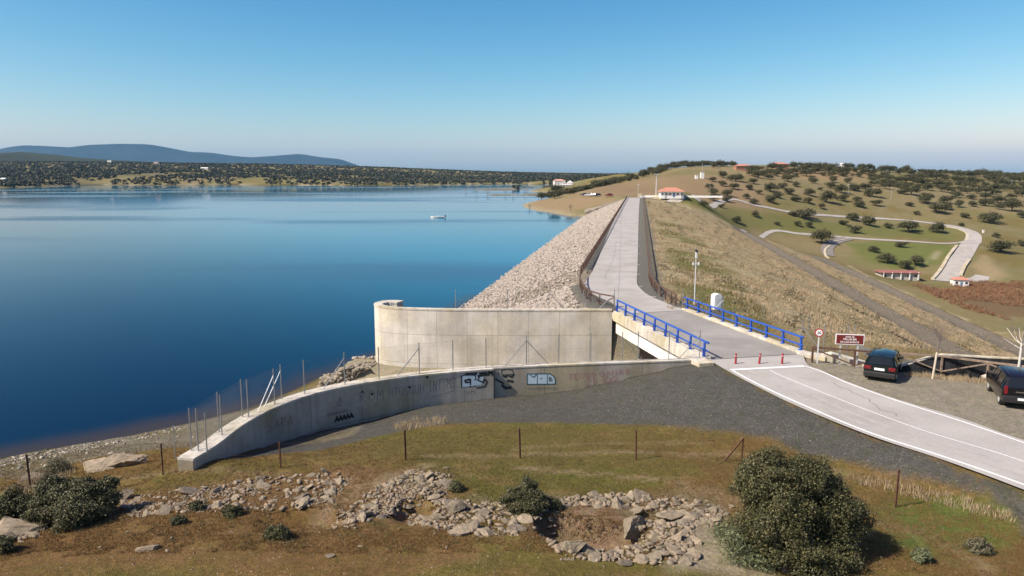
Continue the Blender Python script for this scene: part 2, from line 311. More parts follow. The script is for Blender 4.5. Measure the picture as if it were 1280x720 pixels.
def copy_thing(root, loc, rz=0, sc=None):
    c = root.copy(); COL.objects.link(c); c.location = loc; c.rotation_euler = (0, 0, rz)
    if sc is not None: c.scale = sc if isinstance(sc, tuple) else (sc, sc, sc)
    for ch in list(root.children):
        d = ch.copy(); COL.objects.link(d); d.parent = c
        for g in list(ch.children): e = g.copy(); COL.objects.link(e); e.parent = d
    return c
def offs(path, d):               # offset a 2-D path to its left by d (number or list)
    P = np.array(path, float); T = np.gradient(P, axis=0); T /= np.linalg.norm(T, axis=1)[:, None]
    Nn = np.c_[-T[:, 1], T[:, 0]]; d = np.broadcast_to(d, (len(P),)); return P+Nn*np.asarray(d)[:, None]
def resample(path, step):
    P = np.array(path, float); s = np.r_[0, np.cumsum(np.linalg.norm(np.diff(P, axis=0), axis=1))]; n = max(2, int(s[-1]/step)+1)
    q = np.linspace(0, s[-1], n); return np.c_[[np.interp(q, s, P[:, i]) for i in range(P.shape[1])]].T
def smooth_path(P, it=2):
    P = np.array(P, float)
    for _ in range(it):
        Q = P.copy(); Q[1:-1] = (P[:-2]+2*P[1:-1]+P[2:])/4; P = Q
    return P
def wall(mb, path, thick, zt, zb, back=None):   # path = one face; thickness to the left of it
    P = np.array(path, float); B = offs(P, thick) if back is None else np.array(back); n = len(P); b = len(mb.v)
    s = np.r_[0, np.cumsum(np.linalg.norm(np.diff(P, axis=0), axis=1))]
    ft = zt if callable(zt) else (lambda x, y: zt); fb = zb if callable(zb) else (lambda x, y: zb)
    for i in range(n):
        for (q, top, ud) in ((P[i], 0, 0), (P[i], 1, 0), (B[i], 1, .4), (B[i], 0, .4)):
            z = ft(*P[i]) if top else fb(*P[i]); mb.uv[len(mb.v)] = (s[i], z+ud+20); mb.v.append((q[0], q[1], z))
    for i in range(n-1):
        for k in range(4): a = b+i*4+k; c = b+i*4+(k+1) % 4; mb.f.append((c, a, a+4, c+4))
    mb.f.append((b, b+1, b+2, b+3)); e = b+(n-1)*4; mb.f.append((e+3, e+2, e+1, e))
    return mb
# ------------------------------------------------------------------ ground sheet
def axis(lo, hi, step, g, far0, far1):
    a = list(np.arange(lo, hi+1e-6, step)); s = step
    while a[-1] < far1: s = s*g; a.append(a[-1]+s)
    s = step; b = [lo]
    while b[-1] > far0: s = s*g; b.append(b[-1]-s)
    return np.array(list(reversed(b[1:]))+a)
XS = axis(-31, 37, .36, 1.02, -9000, 9000); YS = axis(16, 69, .36, 1.0155, -12, 24000)
GX, GYY = np.meshgrid(XS, YS); Z = height(GX, GYY)
ROADPX = [((1420, 668), (1460, 602)), ((1280, 612), (1280, 550)), ((1180, 575), (1200, 522)), ((1085, 543.5), (1120, 498.5)), ((1000, 509), (1060, 477)), ((950, 485), (1025, 462)), ((911, 464.5), (1009, 455)), ((888, 450.5), (1004, 443)),
    ((830, 421.5), (925, 412)), ((774, 392), (856, 386.5)), ((766, 379.5), (846, 384)), ((750, 372), (828, 376.5)), ((739, 366), (811, 369)), ((732, 358.5), (800, 360)), ((733, 350), (796, 351.5)), ((745, 330), (797, 330)), ((763, 285), (798, 285)), ((775, 259.5), (798.9, 259.5)), ((781.5, 247), (800, 247))]
RL = np.array(Gp([a for a, b in ROADPX])); RR = np.array(Gp([b for a, b in ROADPX])); ROADPOLY = [tuple(p) for p in RL]+[tuple(p) for p in RR[::-1]]
nearroad = (GYY < 400) & (np.abs(GX) < 90)
sdr = np.full(GX.shape, 99.); sdr[nearroad] = sdist(GX[nearroad], GYY[nearroad], ROADPOLY)
Z = np.where((sdr < .5) & (GYY < 45.5), np.minimum(np.maximum(Z, -.1), -.05), Z); Z = np.where((sdr < .4) & (GYY >= 61.8), np.minimum(Z, -.05), Z)
# base colours of the surfaces (linear)
c_ = lambda *a: np.array(a)
DRYG = c_(.30, .225, .125); STRAW = c_(.37, .295, .18); GREEN = c_(.12, .115, .034); OLIVE = c_(.165, .125, .047); SOIL = c_(.27, .165, .09); BROWN = c_(.18, .115, .05); GRAVEL = c_(.105, .096, .084)
PARK = c_(.30, .255, .20); SAND = c_(.30, .25, .175); PALE = c_(.36, .29, .20); ROCKB = c_(.29, .24, .19); RED = c_(.27, .095, .05); BERM = c_(.19, .155, .12); BEACH = c_(.20, .17, .125); WET = c_(.055, .045, .035)
T_ = alo(GX, GYY); L_ = lat(GX, GYY); D_ = sdist(GX, GYY, LAKE)
n1 = fbm(GX, GYY, 14, 51, 4); n2 = fbm(GX, GYY, 3.2, 52, 4); n3 = fbm(GX, GYY, 120, 53, 4); n4 = fbm(GX, GYY, 40, 54, 4)
def mixc(C, m, col): return C*(1-m[..., None])+np.asarray(col)*m[..., None]
C = np.broadcast_to(OLIVE, GX.shape+(3,)).copy()
# far land
C = mixc(C, sstep(.45, .6, n4), c_(.20, .155, .075)); C = mixc(C, sstep(.48, .60, n1)*.6, c_(.165, .155, .06)); C = mixc(C, sstep(.52, .7, n3)*.6, DRYG*.8); C = mixc(C, sstep(.58, .68, n2)*.5, c_(.22, .18, .11))
far = (GYY > 380) & (GX > 20)
def reg(C, poly, col, soft=3, amt=1, nz=0, nsc=8, seed=60, sub=None):
    bx = np.array(poly); m0 = (GX > bx[:, 0].min()-soft*3-nz) & (GX < bx[:, 0].max()+soft*3+nz) & (GYY > bx[:, 1].min()-soft*3-nz) & (GYY < bx[:, 1].max()+soft*3+nz)
    if sub is not None: m0 &= sub
    d = sdist(GX[m0], GYY[m0], poly)+(fbm(GX[m0], GYY[m0], nsc, seed, 4)-.5)*2*nz
    m = np.zeros(GX.shape); m[m0] = (1-sstep(-soft, soft, d))*amt; return mixc(C, m, col)
def line(C, pts, w, col, amt=1, nz=.3, seed=70):
    P = np.array(pts); m0 = (GX > P[:, 0].min()-4*w) & (GX < P[:, 0].max()+4*w) & (GYY > P[:, 1].min()-4*w) & (GYY < P[:, 1].max()+4*w)
    d = pdist(GX[m0], GYY[m0], pts, False)+(fbm(GX[m0], GYY[m0], 1.2*w+.4, seed, 4)-.5)*2*nz*w*2
    m = np.zeros(GX.shape); m[m0] = (1-sstep(w*.5, w*1.1, d))*amt; return mixc(C, m, col)
def RC(l): return [tuple(p[:2]) for p in raycast(l)]
brownhill = [(p[0], p[1]) for p in [GY(715, 246, 420), GY(740, 243, 415), GY(790, 245, 392), GY(860, 244, 396), GY(960, 250, 430)]]+[GY(955, 235, 540)[:2], GY(905, 220, 600)[:2], GY(870, 219, 600)[:2], GY(800, 228, 560)[:2], GY(715, 240, 500)[:2]]
C = reg(C, brownhill, c_(.24, .165, .095), 12, .95, 14, 30)
C = reg(C, RC([(930, 206+8), (1010, 212), (1090, 214), (1090, 228), (1000, 224), (930, 222)]), c_(.26, .175, .095), 10, .8, 16, 30)
C = reg(C, RC([(640, 262), (700, 267), (770, 252), (770, 248), (690, 250), (655, 254)]), c_(.25, .175, .10), 3, .95, 3, 10)
# green meadow below the upper road
C = reg(C, RC([(822, 249), (900, 256), (1000, 272), (1150, 282), (1196, 292), (1190, 300), (1050, 292), (940, 288), (880, 272)]), c_(.125, .125, .035), 6, .75, 8, 14)
C = reg(C, RC([(1062, 305), (1100, 300), (1180, 305), (1195, 312), (1170, 330), (1120, 336), (1075, 325)]), c_(.12, .135, .035), 3, .85, 4, 10)
C = reg(C, RC([(1215, 330), (1230, 318), (1262, 345), (1235, 352)]), c_(.33, .24, .14), 3, .8, 2, 6)
C = reg(C, RC([(1232, 352), (1290, 354), (1290, 372), (1240, 372), (1180, 372), (1150, 362)]), RED, 3, .6, 9, 9)
C = reg(C, RC([(1175, 362), (1290, 372), (1290, 400), (1240, 392)]), c_(.15, .09, .05), 4, .8, 8, 9)
C = line(C, RC([(1157, 328), (1183, 310)]), 1.5, PALE, .6)
# valley and banks near
near_ds = (GYY > 61.8) & (L_ > 1.6) & (T_ < 400) & (np.abs(Z-np.interp(L_, DP_L, DP_Z)) < 1.6) & (L_ < 112)
CD = mixc(np.broadcast_to(DRYG, GX.shape+(3,)), sstep(.35, .65, n2), STRAW*1.0); CD = mixc(CD, sstep(.58, .74, n1)*.4, OLIVE)
gs = sstep(3, 6, L_)*(1-sstep(8, 15, L_+6*(n2-.5)))*sstep(.42, .56, n1)*(T_ < 190); CD = mixc(CD, gs*.85, GREEN*1.15)
CD = mixc(CD, (1-sstep(2.2, 3.6, L_+(n2-.5)*2)), c_(.22, .18, .13))
def band(a, b, col, s=.8): 
    global CD; m = sstep(a-s, a+s, L_+(n2-.5)*1.5)*(1-sstep(b-s, b+s, L_+(n2-.5)*1.5)); CD = mixc(CD, m, col)
band(45.5, 54.5, BERM); band(54.5, 57.5, OLIVE*1.0); band(86, 99.8, BERM*1.05, 1.5); band(99.8, 104, OLIVE*1.1)
C = np.where(near_ds[..., None], CD, C)
bankz = (GYY > 61.8) & (GYY < 230) & (L_ > 6) & ~near_ds; C = np.where(bankz[..., None], mixc(CD, np.ones(GX.shape)*.3, OLIVE), C)
C = np.where(((GYY > 61.8) & (L_ > 30) & (GYY < 110) & (GX > 30) & (L_ < 50))[..., None], mixc(C, sstep(.45, .6, n2)*.5, GREEN*1.2), C)
cr = (GYY > 61.8) & (L_ > -7.0) & (L_ < 1.7) & (T_ < 386); C = np.where(cr[..., None], GRAVEL*1.45, C)
if 1:
    m0 = (GYY > 61) & (GYY < 95) & (GX > -5) & (GX < 30); sp_ = np.full(GX.shape, 9.); sp_[m0] = sdist(GX[m0], GYY[m0], PLAT); C = np.where(((sp_ < .6))[..., None], GRAVEL*1.45, C)
up_ = (GYY > 61.8) & (L_ < -6.7) & (L_ > -29) & (T_ < 372) & (D_ < 6000) & (Z < -.15) & (np.abs(Z-np.interp(L_, DP_L, DP_Z)) < 1.5); C = np.where(up_[..., None], ROCKB*.8, C)
nrp = (GYY > 61.8) & (GYY < 96) & (L_ < -1.2) & (GX > -12) & (Z < -.12) & (sdist(GX, GYY, PLAT) > .3); C = np.where(nrp[..., None], ROCKB*.8, C)
# foreground
fg = GYY < 61.8
F_ = mixc(np.broadcast_to(BROWN*1.08, GX.shape+(3,)), sstep(.40, .62, n2), OLIVE*1.02); F_ = mixc(F_, sstep(.55, .68, n1)*.75, GREEN*1.05); F_ = mixc(F_, sstep(.56, .7, fbm(GX, GYY, 1.7, 58, 4))*.65, SOIL)
F_ = mixc(F_, sstep(.6, .75, fbm(GX, GYY, 4.5, 59, 3))*.5, c_(.22, .12, .055))
F_ = F_*c_(.93, .95, .74); C = np.where(fg[..., None], F_, C)
def nr(l): return Gp(l, -.6)
C = reg(C, nr([(-60, 640), (430, 600), (600, 700), (620, 760), (-60, 760)]), c_(.19, .104, .045), .5, .6, 1.2, 2.2, 61, fg)
C = reg(C, nr([(350, 560), (500, 528), (700, 520), (930, 545), (925, 600), (640, 592), (360, 590)]), c_(.155, .115, .038), .5, .7, 1.2, 2.2, 62, fg)
C = reg(C, nr([(1085, 640), (1160, 615), (1280, 640), (1280, 700), (1120, 690)]), c_(.12, .15, .035), .5, .75, 1.2, 2, 63, fg)
C = reg(C, nr([(850, 655), (900, 640), (905, 690), (955, 740), (840, 740)]), PALE*.95, .35, .95, .6, 1.5, 64, fg)
C = reg(C, nr([(700, 640), (760, 636), (790, 680), (740, 705), (690, 690)]), c_(.27, .125, .06), .35, .95, .5, 1.2, 65, fg)
C = reg(C, nr([(600, 640), (900, 625), (905, 660), (850, 720), (700, 725), (660, 690)]), SAND*.8, .4, .55, .9, 1.4, 66, fg)
C = reg(C, nr([(150, 620), (440, 598), (560, 600), (600, 655), (420, 690), (380, 650), (170, 665)]), SOIL*.95, .4, .5, .9, 1.4, 67, fg)
for l, w, a in (([(540, 577), (640, 571), (760, 569), (860, 574), (930, 568)], .35, .75), ([(655, 593), (745, 601), (830, 612), (900, 628), (935, 645)], .28, .85), ([(385, 676), (430, 645), (480, 615), (540, 592)], .38, .9), ([(130, 590), (240, 590), (350, 606)], .4, .5), ([(0, 680), (60, 672), (90, 664)], .12, .8), ([(640, 560), (760, 552), (880, 556)], .3, .45), ([(1095, 655), (1150, 668), (1230, 700), (1240, 730)], .3, .7), ([(960, 575), (1040, 590), (1090, 600)], .6, .45)):
    C = line(C, nr(l), w, c_(.30, .215, .125), a*.85)
GRAVPX = [(240, 590), (352, 562), (400, 556), (450, 541), (520, 527), (610, 521), (700, 523), (800, 531), (880, 542), (960, 556), (1060, 588), (1150, 610), (1230, 629), (1290, 650), (1290, 612)]
gp = Gp(GRAVPX, -.8)[:-2]+[tuple(G(1330, 664)), tuple(G(1330, 612))]+[tuple(p) for p in RL[1:8]]+[(12, 47), (0, 46), (-8, 42)]
C = reg(C, gp, GRAVEL, .25, 1, .55, 1.2, 68, fg)
pk = [tuple(p) for p in RR[1:8]]+[(19, 47), (60, 47), (60, 30)]
C = reg(C, pk, PARK, .2, 1, .15, 2, 69, fg)
# beach and wet edge (a band of soil darkened by water at the shore)
bm = (GYY < 62) & (D_ > -1) & (Z < -1.6) & ((GX < -8)); C = np.where(bm[..., None], mixc(np.broadcast_to(BEACH, GX.shape+(3,)), sstep(.45, .7, n2)*.6, OLIVE), C)
wetm = np.clip(1-sstep(.0, .9, Z-WL+(n2-.5)*.4), 0, 1)*(GYY < 110); C = mixc(C, wetm*.9, WET)
farshore = (GYY > 330) & (D_ > 0) & (D_ < 40) & (L_ < -8) & (Z < WL+1.6); C = np.where(farshore[..., None], mixc(C, np.clip(1-(Z-WL)/1.6, 0, 1)*.85, SAND*1.05), C)
C = np.where((D_ < 0)[..., None] & (Z < WL-.15)[..., None], C*.35, C)
isl = (D_ < 0) & (Z > WL-.1) & (GYY > 350); C = np.where(isl[..., None], SAND*.7, C)
apron = (GX > -17) & (GX < 20) & (GYY < 69) & (GYY > 40) & (Z < -3.5) & (D_ > 4); C = np.where(apron[..., None], SAND*1.1, C)
pat = np.where(fg, .55, np.where(near_ds, .75, .5))
wood = sstep(.5, .6, fbm(GX, GYY, 260, 81, 4))*(GYY > 1200); C = mixc(C, wood*.35, c_(.03, .034, .02))

m = bpy.data.materials.new('ground'); m.use_nodes = True; t = m.node_tree; b = t.nodes['Principled BSDF']; N = t.nodes.new; L = t.links.new
b.inputs['Roughness'].default_value = .95; b.inputs['Specular IOR Level'].default_value = .1
at = N('ShaderNodeAttribute'); at.attribute_name = 'Col'; tc = N('ShaderNodeTexCoord'); ap = N('ShaderNodeAttribute'); ap.attribute_name = 'Pat'
def tn(sc, det, rg=.65): n = N('ShaderNodeTexNoise'); n.inputs['Scale'].default_value = sc; n.inputs['Detail'].default_value = det; n.inputs['Roughness'].default_value = rg; L(tc.outputs['Object'], n.inputs['Vector']); return n.outputs['Fac']
def mr(s, a, c, lo, hi): r = N('ShaderNodeMapRange'); r.inputs[1].default_value = a; r.inputs[2].default_value = c; r.inputs[3].default_value = lo; r.inputs[4].default_value = hi; L(s, r.inputs[0]); return r.outputs[0]
def mth(op, a, c): q = N('ShaderNodeMath'); q.operation = op; (L(a, q.inputs[0]) if not isinstance(a, float) else setattr(q.inputs[0], 'default_value', a)); (L(c, q.inputs[1]) if not isinstance(c, float) else setattr(q.inputs[1], 'default_value', c)); return q.outputs[0]
fine = tn(7, 9); mid = tn(1.3, 7)
v = mth('MULTIPLY', mth('MULTIPLY', mr(fine, .32, .68, .42, 1.6), mr(tn(24, 6, .75), .3, .7, .6, 1.4)), mr(mid, .32, .68, .75, 1.25))
vd = N('ShaderNodeMix'); vd.data_type = 'FLOAT'; L(ap.outputs['Fac'], vd.inputs[0]); vd.inputs[2].default_value = 1.0; L(v, vd.inputs[3])
hue = N('ShaderNodeMix'); hue.data_type = 'RGBA'; L(mr(tn(2.4, 8), .45, .62, 0, .5), hue.inputs[0]); L(at.outputs['Color'], hue.inputs[6])
gm = N('ShaderNodeMix'); gm.data_type = 'RGBA'; gm.blend_type = 'MULTIPLY'; gm.inputs[0].default_value = 1; L(at.outputs['Color'], gm.inputs[6]); gm.inputs[7].default_value = (.75, .95, .6, 1); L(gm.outputs[2], hue.inputs[7])
sc_ = N('ShaderNodeVectorMath'); sc_.operation = 'SCALE'; L(hue.outputs[2], sc_.inputs[0]); L(vd.outputs[0], sc_.inputs['Scale']); L(sc_.outputs[0], b.inputs['Base Color'])
bp = N('ShaderNodeBump'); bp.inputs['Strength'].default_value = .9; bp.inputs['Distance'].default_value = .13; L(mth('ADD', fine, mth('MULTIPLY', tn(28, 4), .5)), bp.inputs['Height']); L(bp.outputs[0], b.inputs['Normal'])
nx = len(XS); ny = len(YS); idx = np.arange(nx*ny).reshape(ny, nx); FQ = np.c_[idx[:-1, :-1].ravel(), idx[:-1, 1:].ravel(), idx[1:, 1:].ravel(), idx[1:, :-1].ravel()]
g = mesh_np('ground', np.c_[GX.ravel(), GYY.ravel(), Z.ravel()], FQ, m, cols=np.clip(C, 0, 1).reshape(-1, 3), smooth=True, extra={'Pat': pat.ravel()}); tag(g, kind='structure')
# ------------------------------------------------------------------ water
m = bpy.data.materials.new('water'); m.use_nodes = True; t = m.node_tree; b = t.nodes['Principled BSDF']; N = t.nodes.new; L = t.links.new
tc = N('ShaderNodeTexCoord'); b.inputs['IOR'].default_value = 1.13; b.inputs['Roughness'].default_value = .06
def tn2(scale, det, vec=(1, 1, 1)):
    q = N('ShaderNodeMapping'); q.inputs['Scale'].default_value = vec; L(tc.outputs['Object'], q.inputs[0]); n = N('ShaderNodeTexNoise'); n.inputs['Scale'].default_value = scale; n.inputs['Detail'].default_value = det; L(q.outputs[0], n.inputs['Vector']); return n.outputs['Fac']
streak = mr(tn2(.012, 3, (.30, 1, 1)), .52, .63, 0, 1)
rg = mr(streak, 0, 1, .05, .16); L(rg, b.inputs['Roughness'])
bpw = N('ShaderNodeBump'); bpw.inputs['Distance'].default_value = .05; L(mr(streak, 0, 1, .05, .5), bpw.inputs['Strength']); L(tn2(1.1, 5, (.7, 1.2, 1)), bpw.inputs['Height']); L(bpw.outputs[0], b.inputs['Normal'])
cm = N('ShaderNodeMix'); cm.data_type = 'RGBA'; cm.inputs[6].default_value = (.0003, .12, .215, 1); cm.inputs[7].default_value = (.0003, .062, .14, 1); L(streak, cm.inputs[0])
sh = N('ShaderNodeAttribute'); sh.attribute_name = 'Shallow'; c2 = N('ShaderNodeMix'); c2.data_type = 'RGBA'; L(sh.outputs['Fac'], c2.inputs[0]); c2.inputs[7].default_value = (.040, .028, .020, 1)
dp = N('ShaderNodeAttribute'); dp.attribute_name = 'Deep'; c3 = N('ShaderNodeMix'); c3.data_type = 'RGBA'; L(dp.outputs['Fac'], c3.inputs[0]); L(cm.outputs[2], c3.inputs[6]); c3.inputs[7].default_value = (.0003, .012, .036, 1); L(c3.outputs[2], c2.inputs[6]); L(c2.outputs[2], b.inputs['Base Color'])  # darker water colour towards the near left, set by position alone
WX = axis(-70, 12, 1, 1.06, -4000, 2600); WY = axis(30, 110, 1, 1.05, 19, 3200)
wx, wy = np.meshgrid(WX, WY); nx = len(WX); ny = len(WY); idx = np.arange(nx*ny).reshape(ny, nx)
FQ = np.c_[idx[:-1, :-1].ravel(), idx[:-1, 1:].ravel(), idx[1:, 1:].ravel(), idx[1:, :-1].ravel()]
cx = (wx[:-1, :-1]+wx[1:, 1:])/2; cy = (wy[:-1, :-1]+wy[1:, 1:])/2; keep = (lat(cx, cy) < 12).ravel(); FQ = FQ[keep]
wd = -sdist(wx, wy, LAKE); sha = (1-sstep(.0, 4.2, wd+(fbm(wx, wy, 6, 99, 3)-.5)*2.5))*(wy < 120)*.9
w = mesh_np('lake_water', np.c_[wx.ravel(), wy.ravel(), np.full(wx.size, WL)], FQ, m, extra={'Shallow': sha.ravel(), 'Deep': (1-sstep(55, 230, wy+1.3*(wx+30))).ravel()}); tag(w, kind='structure')
# ------------------------------------------------------------------ far mountains (real distance, real height)
def range_(name, prof, Y, depth, col, seed, wob, fb=0):
    xs = np.linspace(prof[0][0], prof[-1][0], 220); hs = np.interp(xs, [p[0] for p in prof], [p[1] for p in prof]); k = np.ones(3)/3; hs = np.convolve(np.pad(hs, 1, 'edge'), k, 'valid')
    V = []; rows = 26
    for j in range(rows):
        f = j/(rows-1)*2-1
        for i, px in enumerate(xs):
            x, _, z = GY(px, hs[i], Y); zz = max(z, 0); e = max(0, 1-abs(f)**1.4); Yj = Y+f*depth
            V.append((x*(1+0*f), Yj, zz*e))
    V = np.array(V); amp = V[:, 2]*.35*np.abs(V[:, 1]-Y)/depth; V[:, 2] += (fbm(V[:, 0], V[:, 1], wob, seed, 4)-.5)*amp*2.0; V[:, 2] -= 2
    idx = np.arange(rows*len(xs)).reshape(rows, len(xs)); FQ = np.c_[idx[:-1, :-1].ravel(), idx[:-1, 1:].ravel(), idx[1:, 1:].ravel(), idx[1:, :-1].ravel()]
    o = mesh_np(name, V, FQ, mat(name, col, 1, noise=.3, nscale=.002, spec=0), smooth=True); tag(o, kind='structure')
range_('mountains', [(-260, 217), (-160, 196), (-60, 190), (0, 187.5), (30, 181.5), (55, 182), (90, 184), (115, 181), (150, 179.6), (185, 180), (205, 183.5), (235, 189.5), (262, 190.5), (290, 194.5), (315, 196.5), (345, 194.5), (375, 192), (400, 196), (425, 198.5), (447, 207), (480, 214), (520, 219)], 14000, 2200, (.035, .042, .045), 91, 1500)
range_('hills', [(-200, 200), (-60, 194), (0, 190.8), (30, 189.2), (60, 192), (100, 197), (150, 200), (210, 203), (260, 209), (320, 217)], 4600, 900, (.05, .052, .03), 92, 300)
# ------------------------------------------------------------------ road
def ribbon(name, A, B, m, dz, zf=None, n=1, kind='structure', uvs=1, sub=4):
    A = np.array(A); B = np.array(B); s = np.arange(len(A)); q = np.linspace(0, len(A)-1, (len(A)-1)*sub+1)
    A = np.c_[np.interp(q, s, A[:, 0]), np.interp(q, s, A[:, 1])]; B = np.c_[np.interp(q, s, B[:, 0]), np.interp(q, s, B[:, 1])]
    V = []
    for a, b_ in zip(A, B):
        for k in range(n+1):
            p = a+(b_-a)*k/n; V.append([p[0], p[1], 0])
    V = np.array(V); V[:, 2] = (zf(V[:, 0], V[:, 1]) if zf is not None else 0)+dz
    F_ = []
    for i in range(len(A)-1):
        for k in range(n): a = i*(n+1)+k; F_.append((a, a+1, a+n+2, a+n+1))
    o = mesh_np(name, V, F_, m); 
    if kind: tag(o, kind=kind)
    return o
def spl(P, n=6):
    P = np.array(P); Q = []
    for i in range(len(P)-1):
        p0 = P[max(i-1, 0)]; p1 = P[i]; p2 = P[i+1]; p3 = P[min(i+2, len(P)-1)]
        for k in range(n): t_ = k/n; Q.append(.5*((2*p1)+(-p0+p2)*t_+(2*p0-5*p1+4*p2-p3)*t_**2+(-p0+3*p1-3*p2+p3)*t_**3))
    Q.append(P[-1]); return np.array(Q)
roadm = concrete('road_surface', (.385, .36, .325), .05, None, .0, (.88, .87, .85))
RL2 = np.vstack([spl(RL[:8]), spl(RL[9:])]); RR2 = np.vstack([spl(RR[:8]), spl(RR[9:])])
ribbon('road', RL2, RR2, roadm, 0.0, None, 4, sub=1)
white = mat('road_paint', (.8, .79, .76), .6, noise=.12, nscale=6)
def stripe(path, w, nm='road_marking', z=.009):
    P = spl(path, 5) if len(path) > 3 else np.array(path, float); A = offs(P, w/2); B = offs(P, -w/2); return ribbon(nm, A, B, white, z, None, 1, sub=1)
stripe(Gp([(1420, 661), (1280, 606), (1180, 571), (1085, 540), (1000, 504.5), (950, 481.5), (916, 463.5)]), .13)
stripe(Gp([(1420, 634), (1280, 577), (1160, 540), (1085, 513), (1020, 487.5), (975, 469), (962, 462.5)]), .06)
stripe(Gp([(1280, 553.5), (1200, 526), (1120, 500.5), (1060, 479), (1027, 464.5), (1006, 457.5)]), .11)
stripe(Gp([(913, 462.3), (1006, 457.6)]), .3)
for y_, a, b_ in ((300, 797, 799), (308, 797, 799.5), (317, 797, 800), (331, 796.5, 800), (343, 796, 800), (358, 799, 803), (371, 813, 820), (385, 843, 850)): stripe(Gp([(a, y_), (b_, y_)]), .14)
for a, b_, y_ in ((731, 735, 350), (738.5, 742, 336.5)): stripe(Gp([(a, y_), (b_, y_)]), .14)
jm = mat('joint', (.06, .06, .055), .9)
ribbon('road', Gp([(886, 449.2), (830, 421.5), (774, 392.5)]), Gp([(1002, 442.2), (925, 412), (856, 387.5)]), concrete('bridge_asphalt', (.30, .28, .25), .12, None, .0, (.9, .9, .88)), .004, None, 3, sub=2)
for P in (Gp([(889, 449.3), (1003, 442.3)]), Gp([(771, 393), (855, 388.2)])): A = offs(P, .05); B = offs(P, -.05); ribbon('expansion_joint', A, B, jm, .0095, None, 1, sub=1)
crk = mat('sealed_crack', (.16, .15, .14), .9)
for a, b_, sd in (((772, 379), (776, 250), 1), ((1040, 478), (1120, 520), 3), ((790, 385), (880, 425), 4), ((757, 350), (770, 300), 5)):
    P0, P1 = G(*a), G(*b_); n = 60; f = np.linspace(0, 1, n); r2 = np.random.RandomState(sd); L0 = np.linalg.norm(P1-P0); dd = (P1-P0)/L0; nn = np.array([-dd[1], dd[0]]); wv = np.cumsum(r2.normal(0, .06, n)); wv -= np.linspace(wv[0], wv[-1], n)
    P = P0+(P1-P0)*f[:, None]+nn*wv[:, None]; ribbon('road_crack', offs(P, .018), offs(P, -.018), crk, .007, None, 1, sub=1)
tym = mat('worn_asphalt', (.36, .335, .305), .9, noise=.1, nscale=2)
for a in (([(1420, 650), (1280, 596), (1180, 562), (1085, 532), (1000, 496), (950, 470), (932, 461)]), ([(1420, 640), (1280, 586), (1180, 554), (1085, 524), (1010, 491), (975, 472), (958, 463)])):
    P = spl(Gp(a), 8); ribbon('tyre_marks', offs(P, .13), offs(P, -.13), tym, .0055, None, 1, sub=1)
# valley roads
ground_z = lambda x, y: height(x, y)
palem = concrete('track_surface', (.40, .365, .325), .08, None, .0, (.88, .87, .85))
def vroad(name, px, w, m, dz=.25, n=3):
    P = raycast(px)[:, :2]; P = spl(P, 5); ws = np.interp(np.linspace(0, 1, len(P)), np.linspace(0, 1, len(w)), w); A = offs(P, ws/2); B = offs(P, -ws/2); return ribbon(name, A, B, m, dz, ground_z, n, sub=3)
UP = [(800, 246.8), (850, 247.3), (905, 250.5), (950, 258), (1000, 267), (1040, 270), (1080, 272.8), (1130, 275.5), (1165, 279.5), (1195, 284), (1213, 290), (1217, 298), (1210, 309), (1200, 324), (1186, 344), (1181, 352)]
vroad('road', UP, [6, 5, 4.5, 4.5, 4.5, 5, 5, 6, 7.5, 9, 9, 9, 10], palem)
vroad('road', [(928, 289.5), (960, 291), (1000, 292.5), (1040, 295.5), (1090, 299.5), (1140, 302), (1185, 304.5), (1208, 302)], [2.5, 3, 4, 4, 4, 4], palem, .2)
vroad('path', [(1060, 298.5), (1045, 302), (1034, 310), (1036, 320)], [7, 7, 6.5, 6], mat('gravel_track', (.2, .175, .15), .95, noise=.2), .3)
vroad('road', [(1190, 347), (1205, 350), (1222, 350), (1228, 345)], [7, 8, 8, 6], palem, .22)
# low kerb walls of the valley road
def vwall(name, px, w, h, m, label, cat):
    P = raycast(px)[:, :2]; P = spl(P, 4); mb = MB(); wall(mb, P, w, lambda x, y: hz(x, y)+h, lambda x, y: hz(x, y)-.5); o = mb.build(name, m); tag(o, label, cat)
kerbm = concrete('kerb', (.55, .48, .36), .1)
vwall('retaining_wall', [(1168, 350), (1180, 335), (1190, 318), (1198, 308)], 1.6, .9, kerbm, 'pale sandstone coloured kerb wall along the left side of the steep valley road', 'kerb wall')
vwall('retaining_wall', [(1203, 345), (1208, 334), (1214, 326)], 1.5, .9, kerbm, 'short pale kerb wall right of the steep valley road above the kiosk', 'kerb wall')
vwall('kerb', [(1208, 301), (1211, 296), (1205, 289), (1190, 284.5), (1165, 281)], 1.0, .35, kerbm, 'pale curved kerb on the inside of the bend in the valley road', 'kerb')
vwall('kerb', [(1058, 299), (1046, 301.2), (1036, 303)], 1.2, .35, kerbm, 'short straight pale kerb beside the gravel turning on the valley slope', 'kerb')
vwall('kerb', [(1036, 307), (1030, 312), (1030, 319), (1034, 323)], 1.2, .35, kerbm, 'curved pale kerb at the left edge of the gravel turning', 'kerb')
# ------------------------------------------------------------------ concrete walls of the spillway
conc = concrete('concrete', (.68, .635, .555), .2, (2.65, 2.55), .1, (.92, .89, .80))
conc_plain = concrete('concrete_plain', (.60, .55, .46), .12)
conc_old = concrete('concrete_old', (.47, .415, .335), .2, (3.1, 9), .15)
deckc = concrete('deck_concrete', (.60, .55, .46), .1)
twp = smooth_path(resample(TW, .35), 3)
th = np.interp(np.arange(len(twp)), [0, 3, 7, 12, 18, 200], [1.15, 1.25, 1.0, .7, .5, .5])
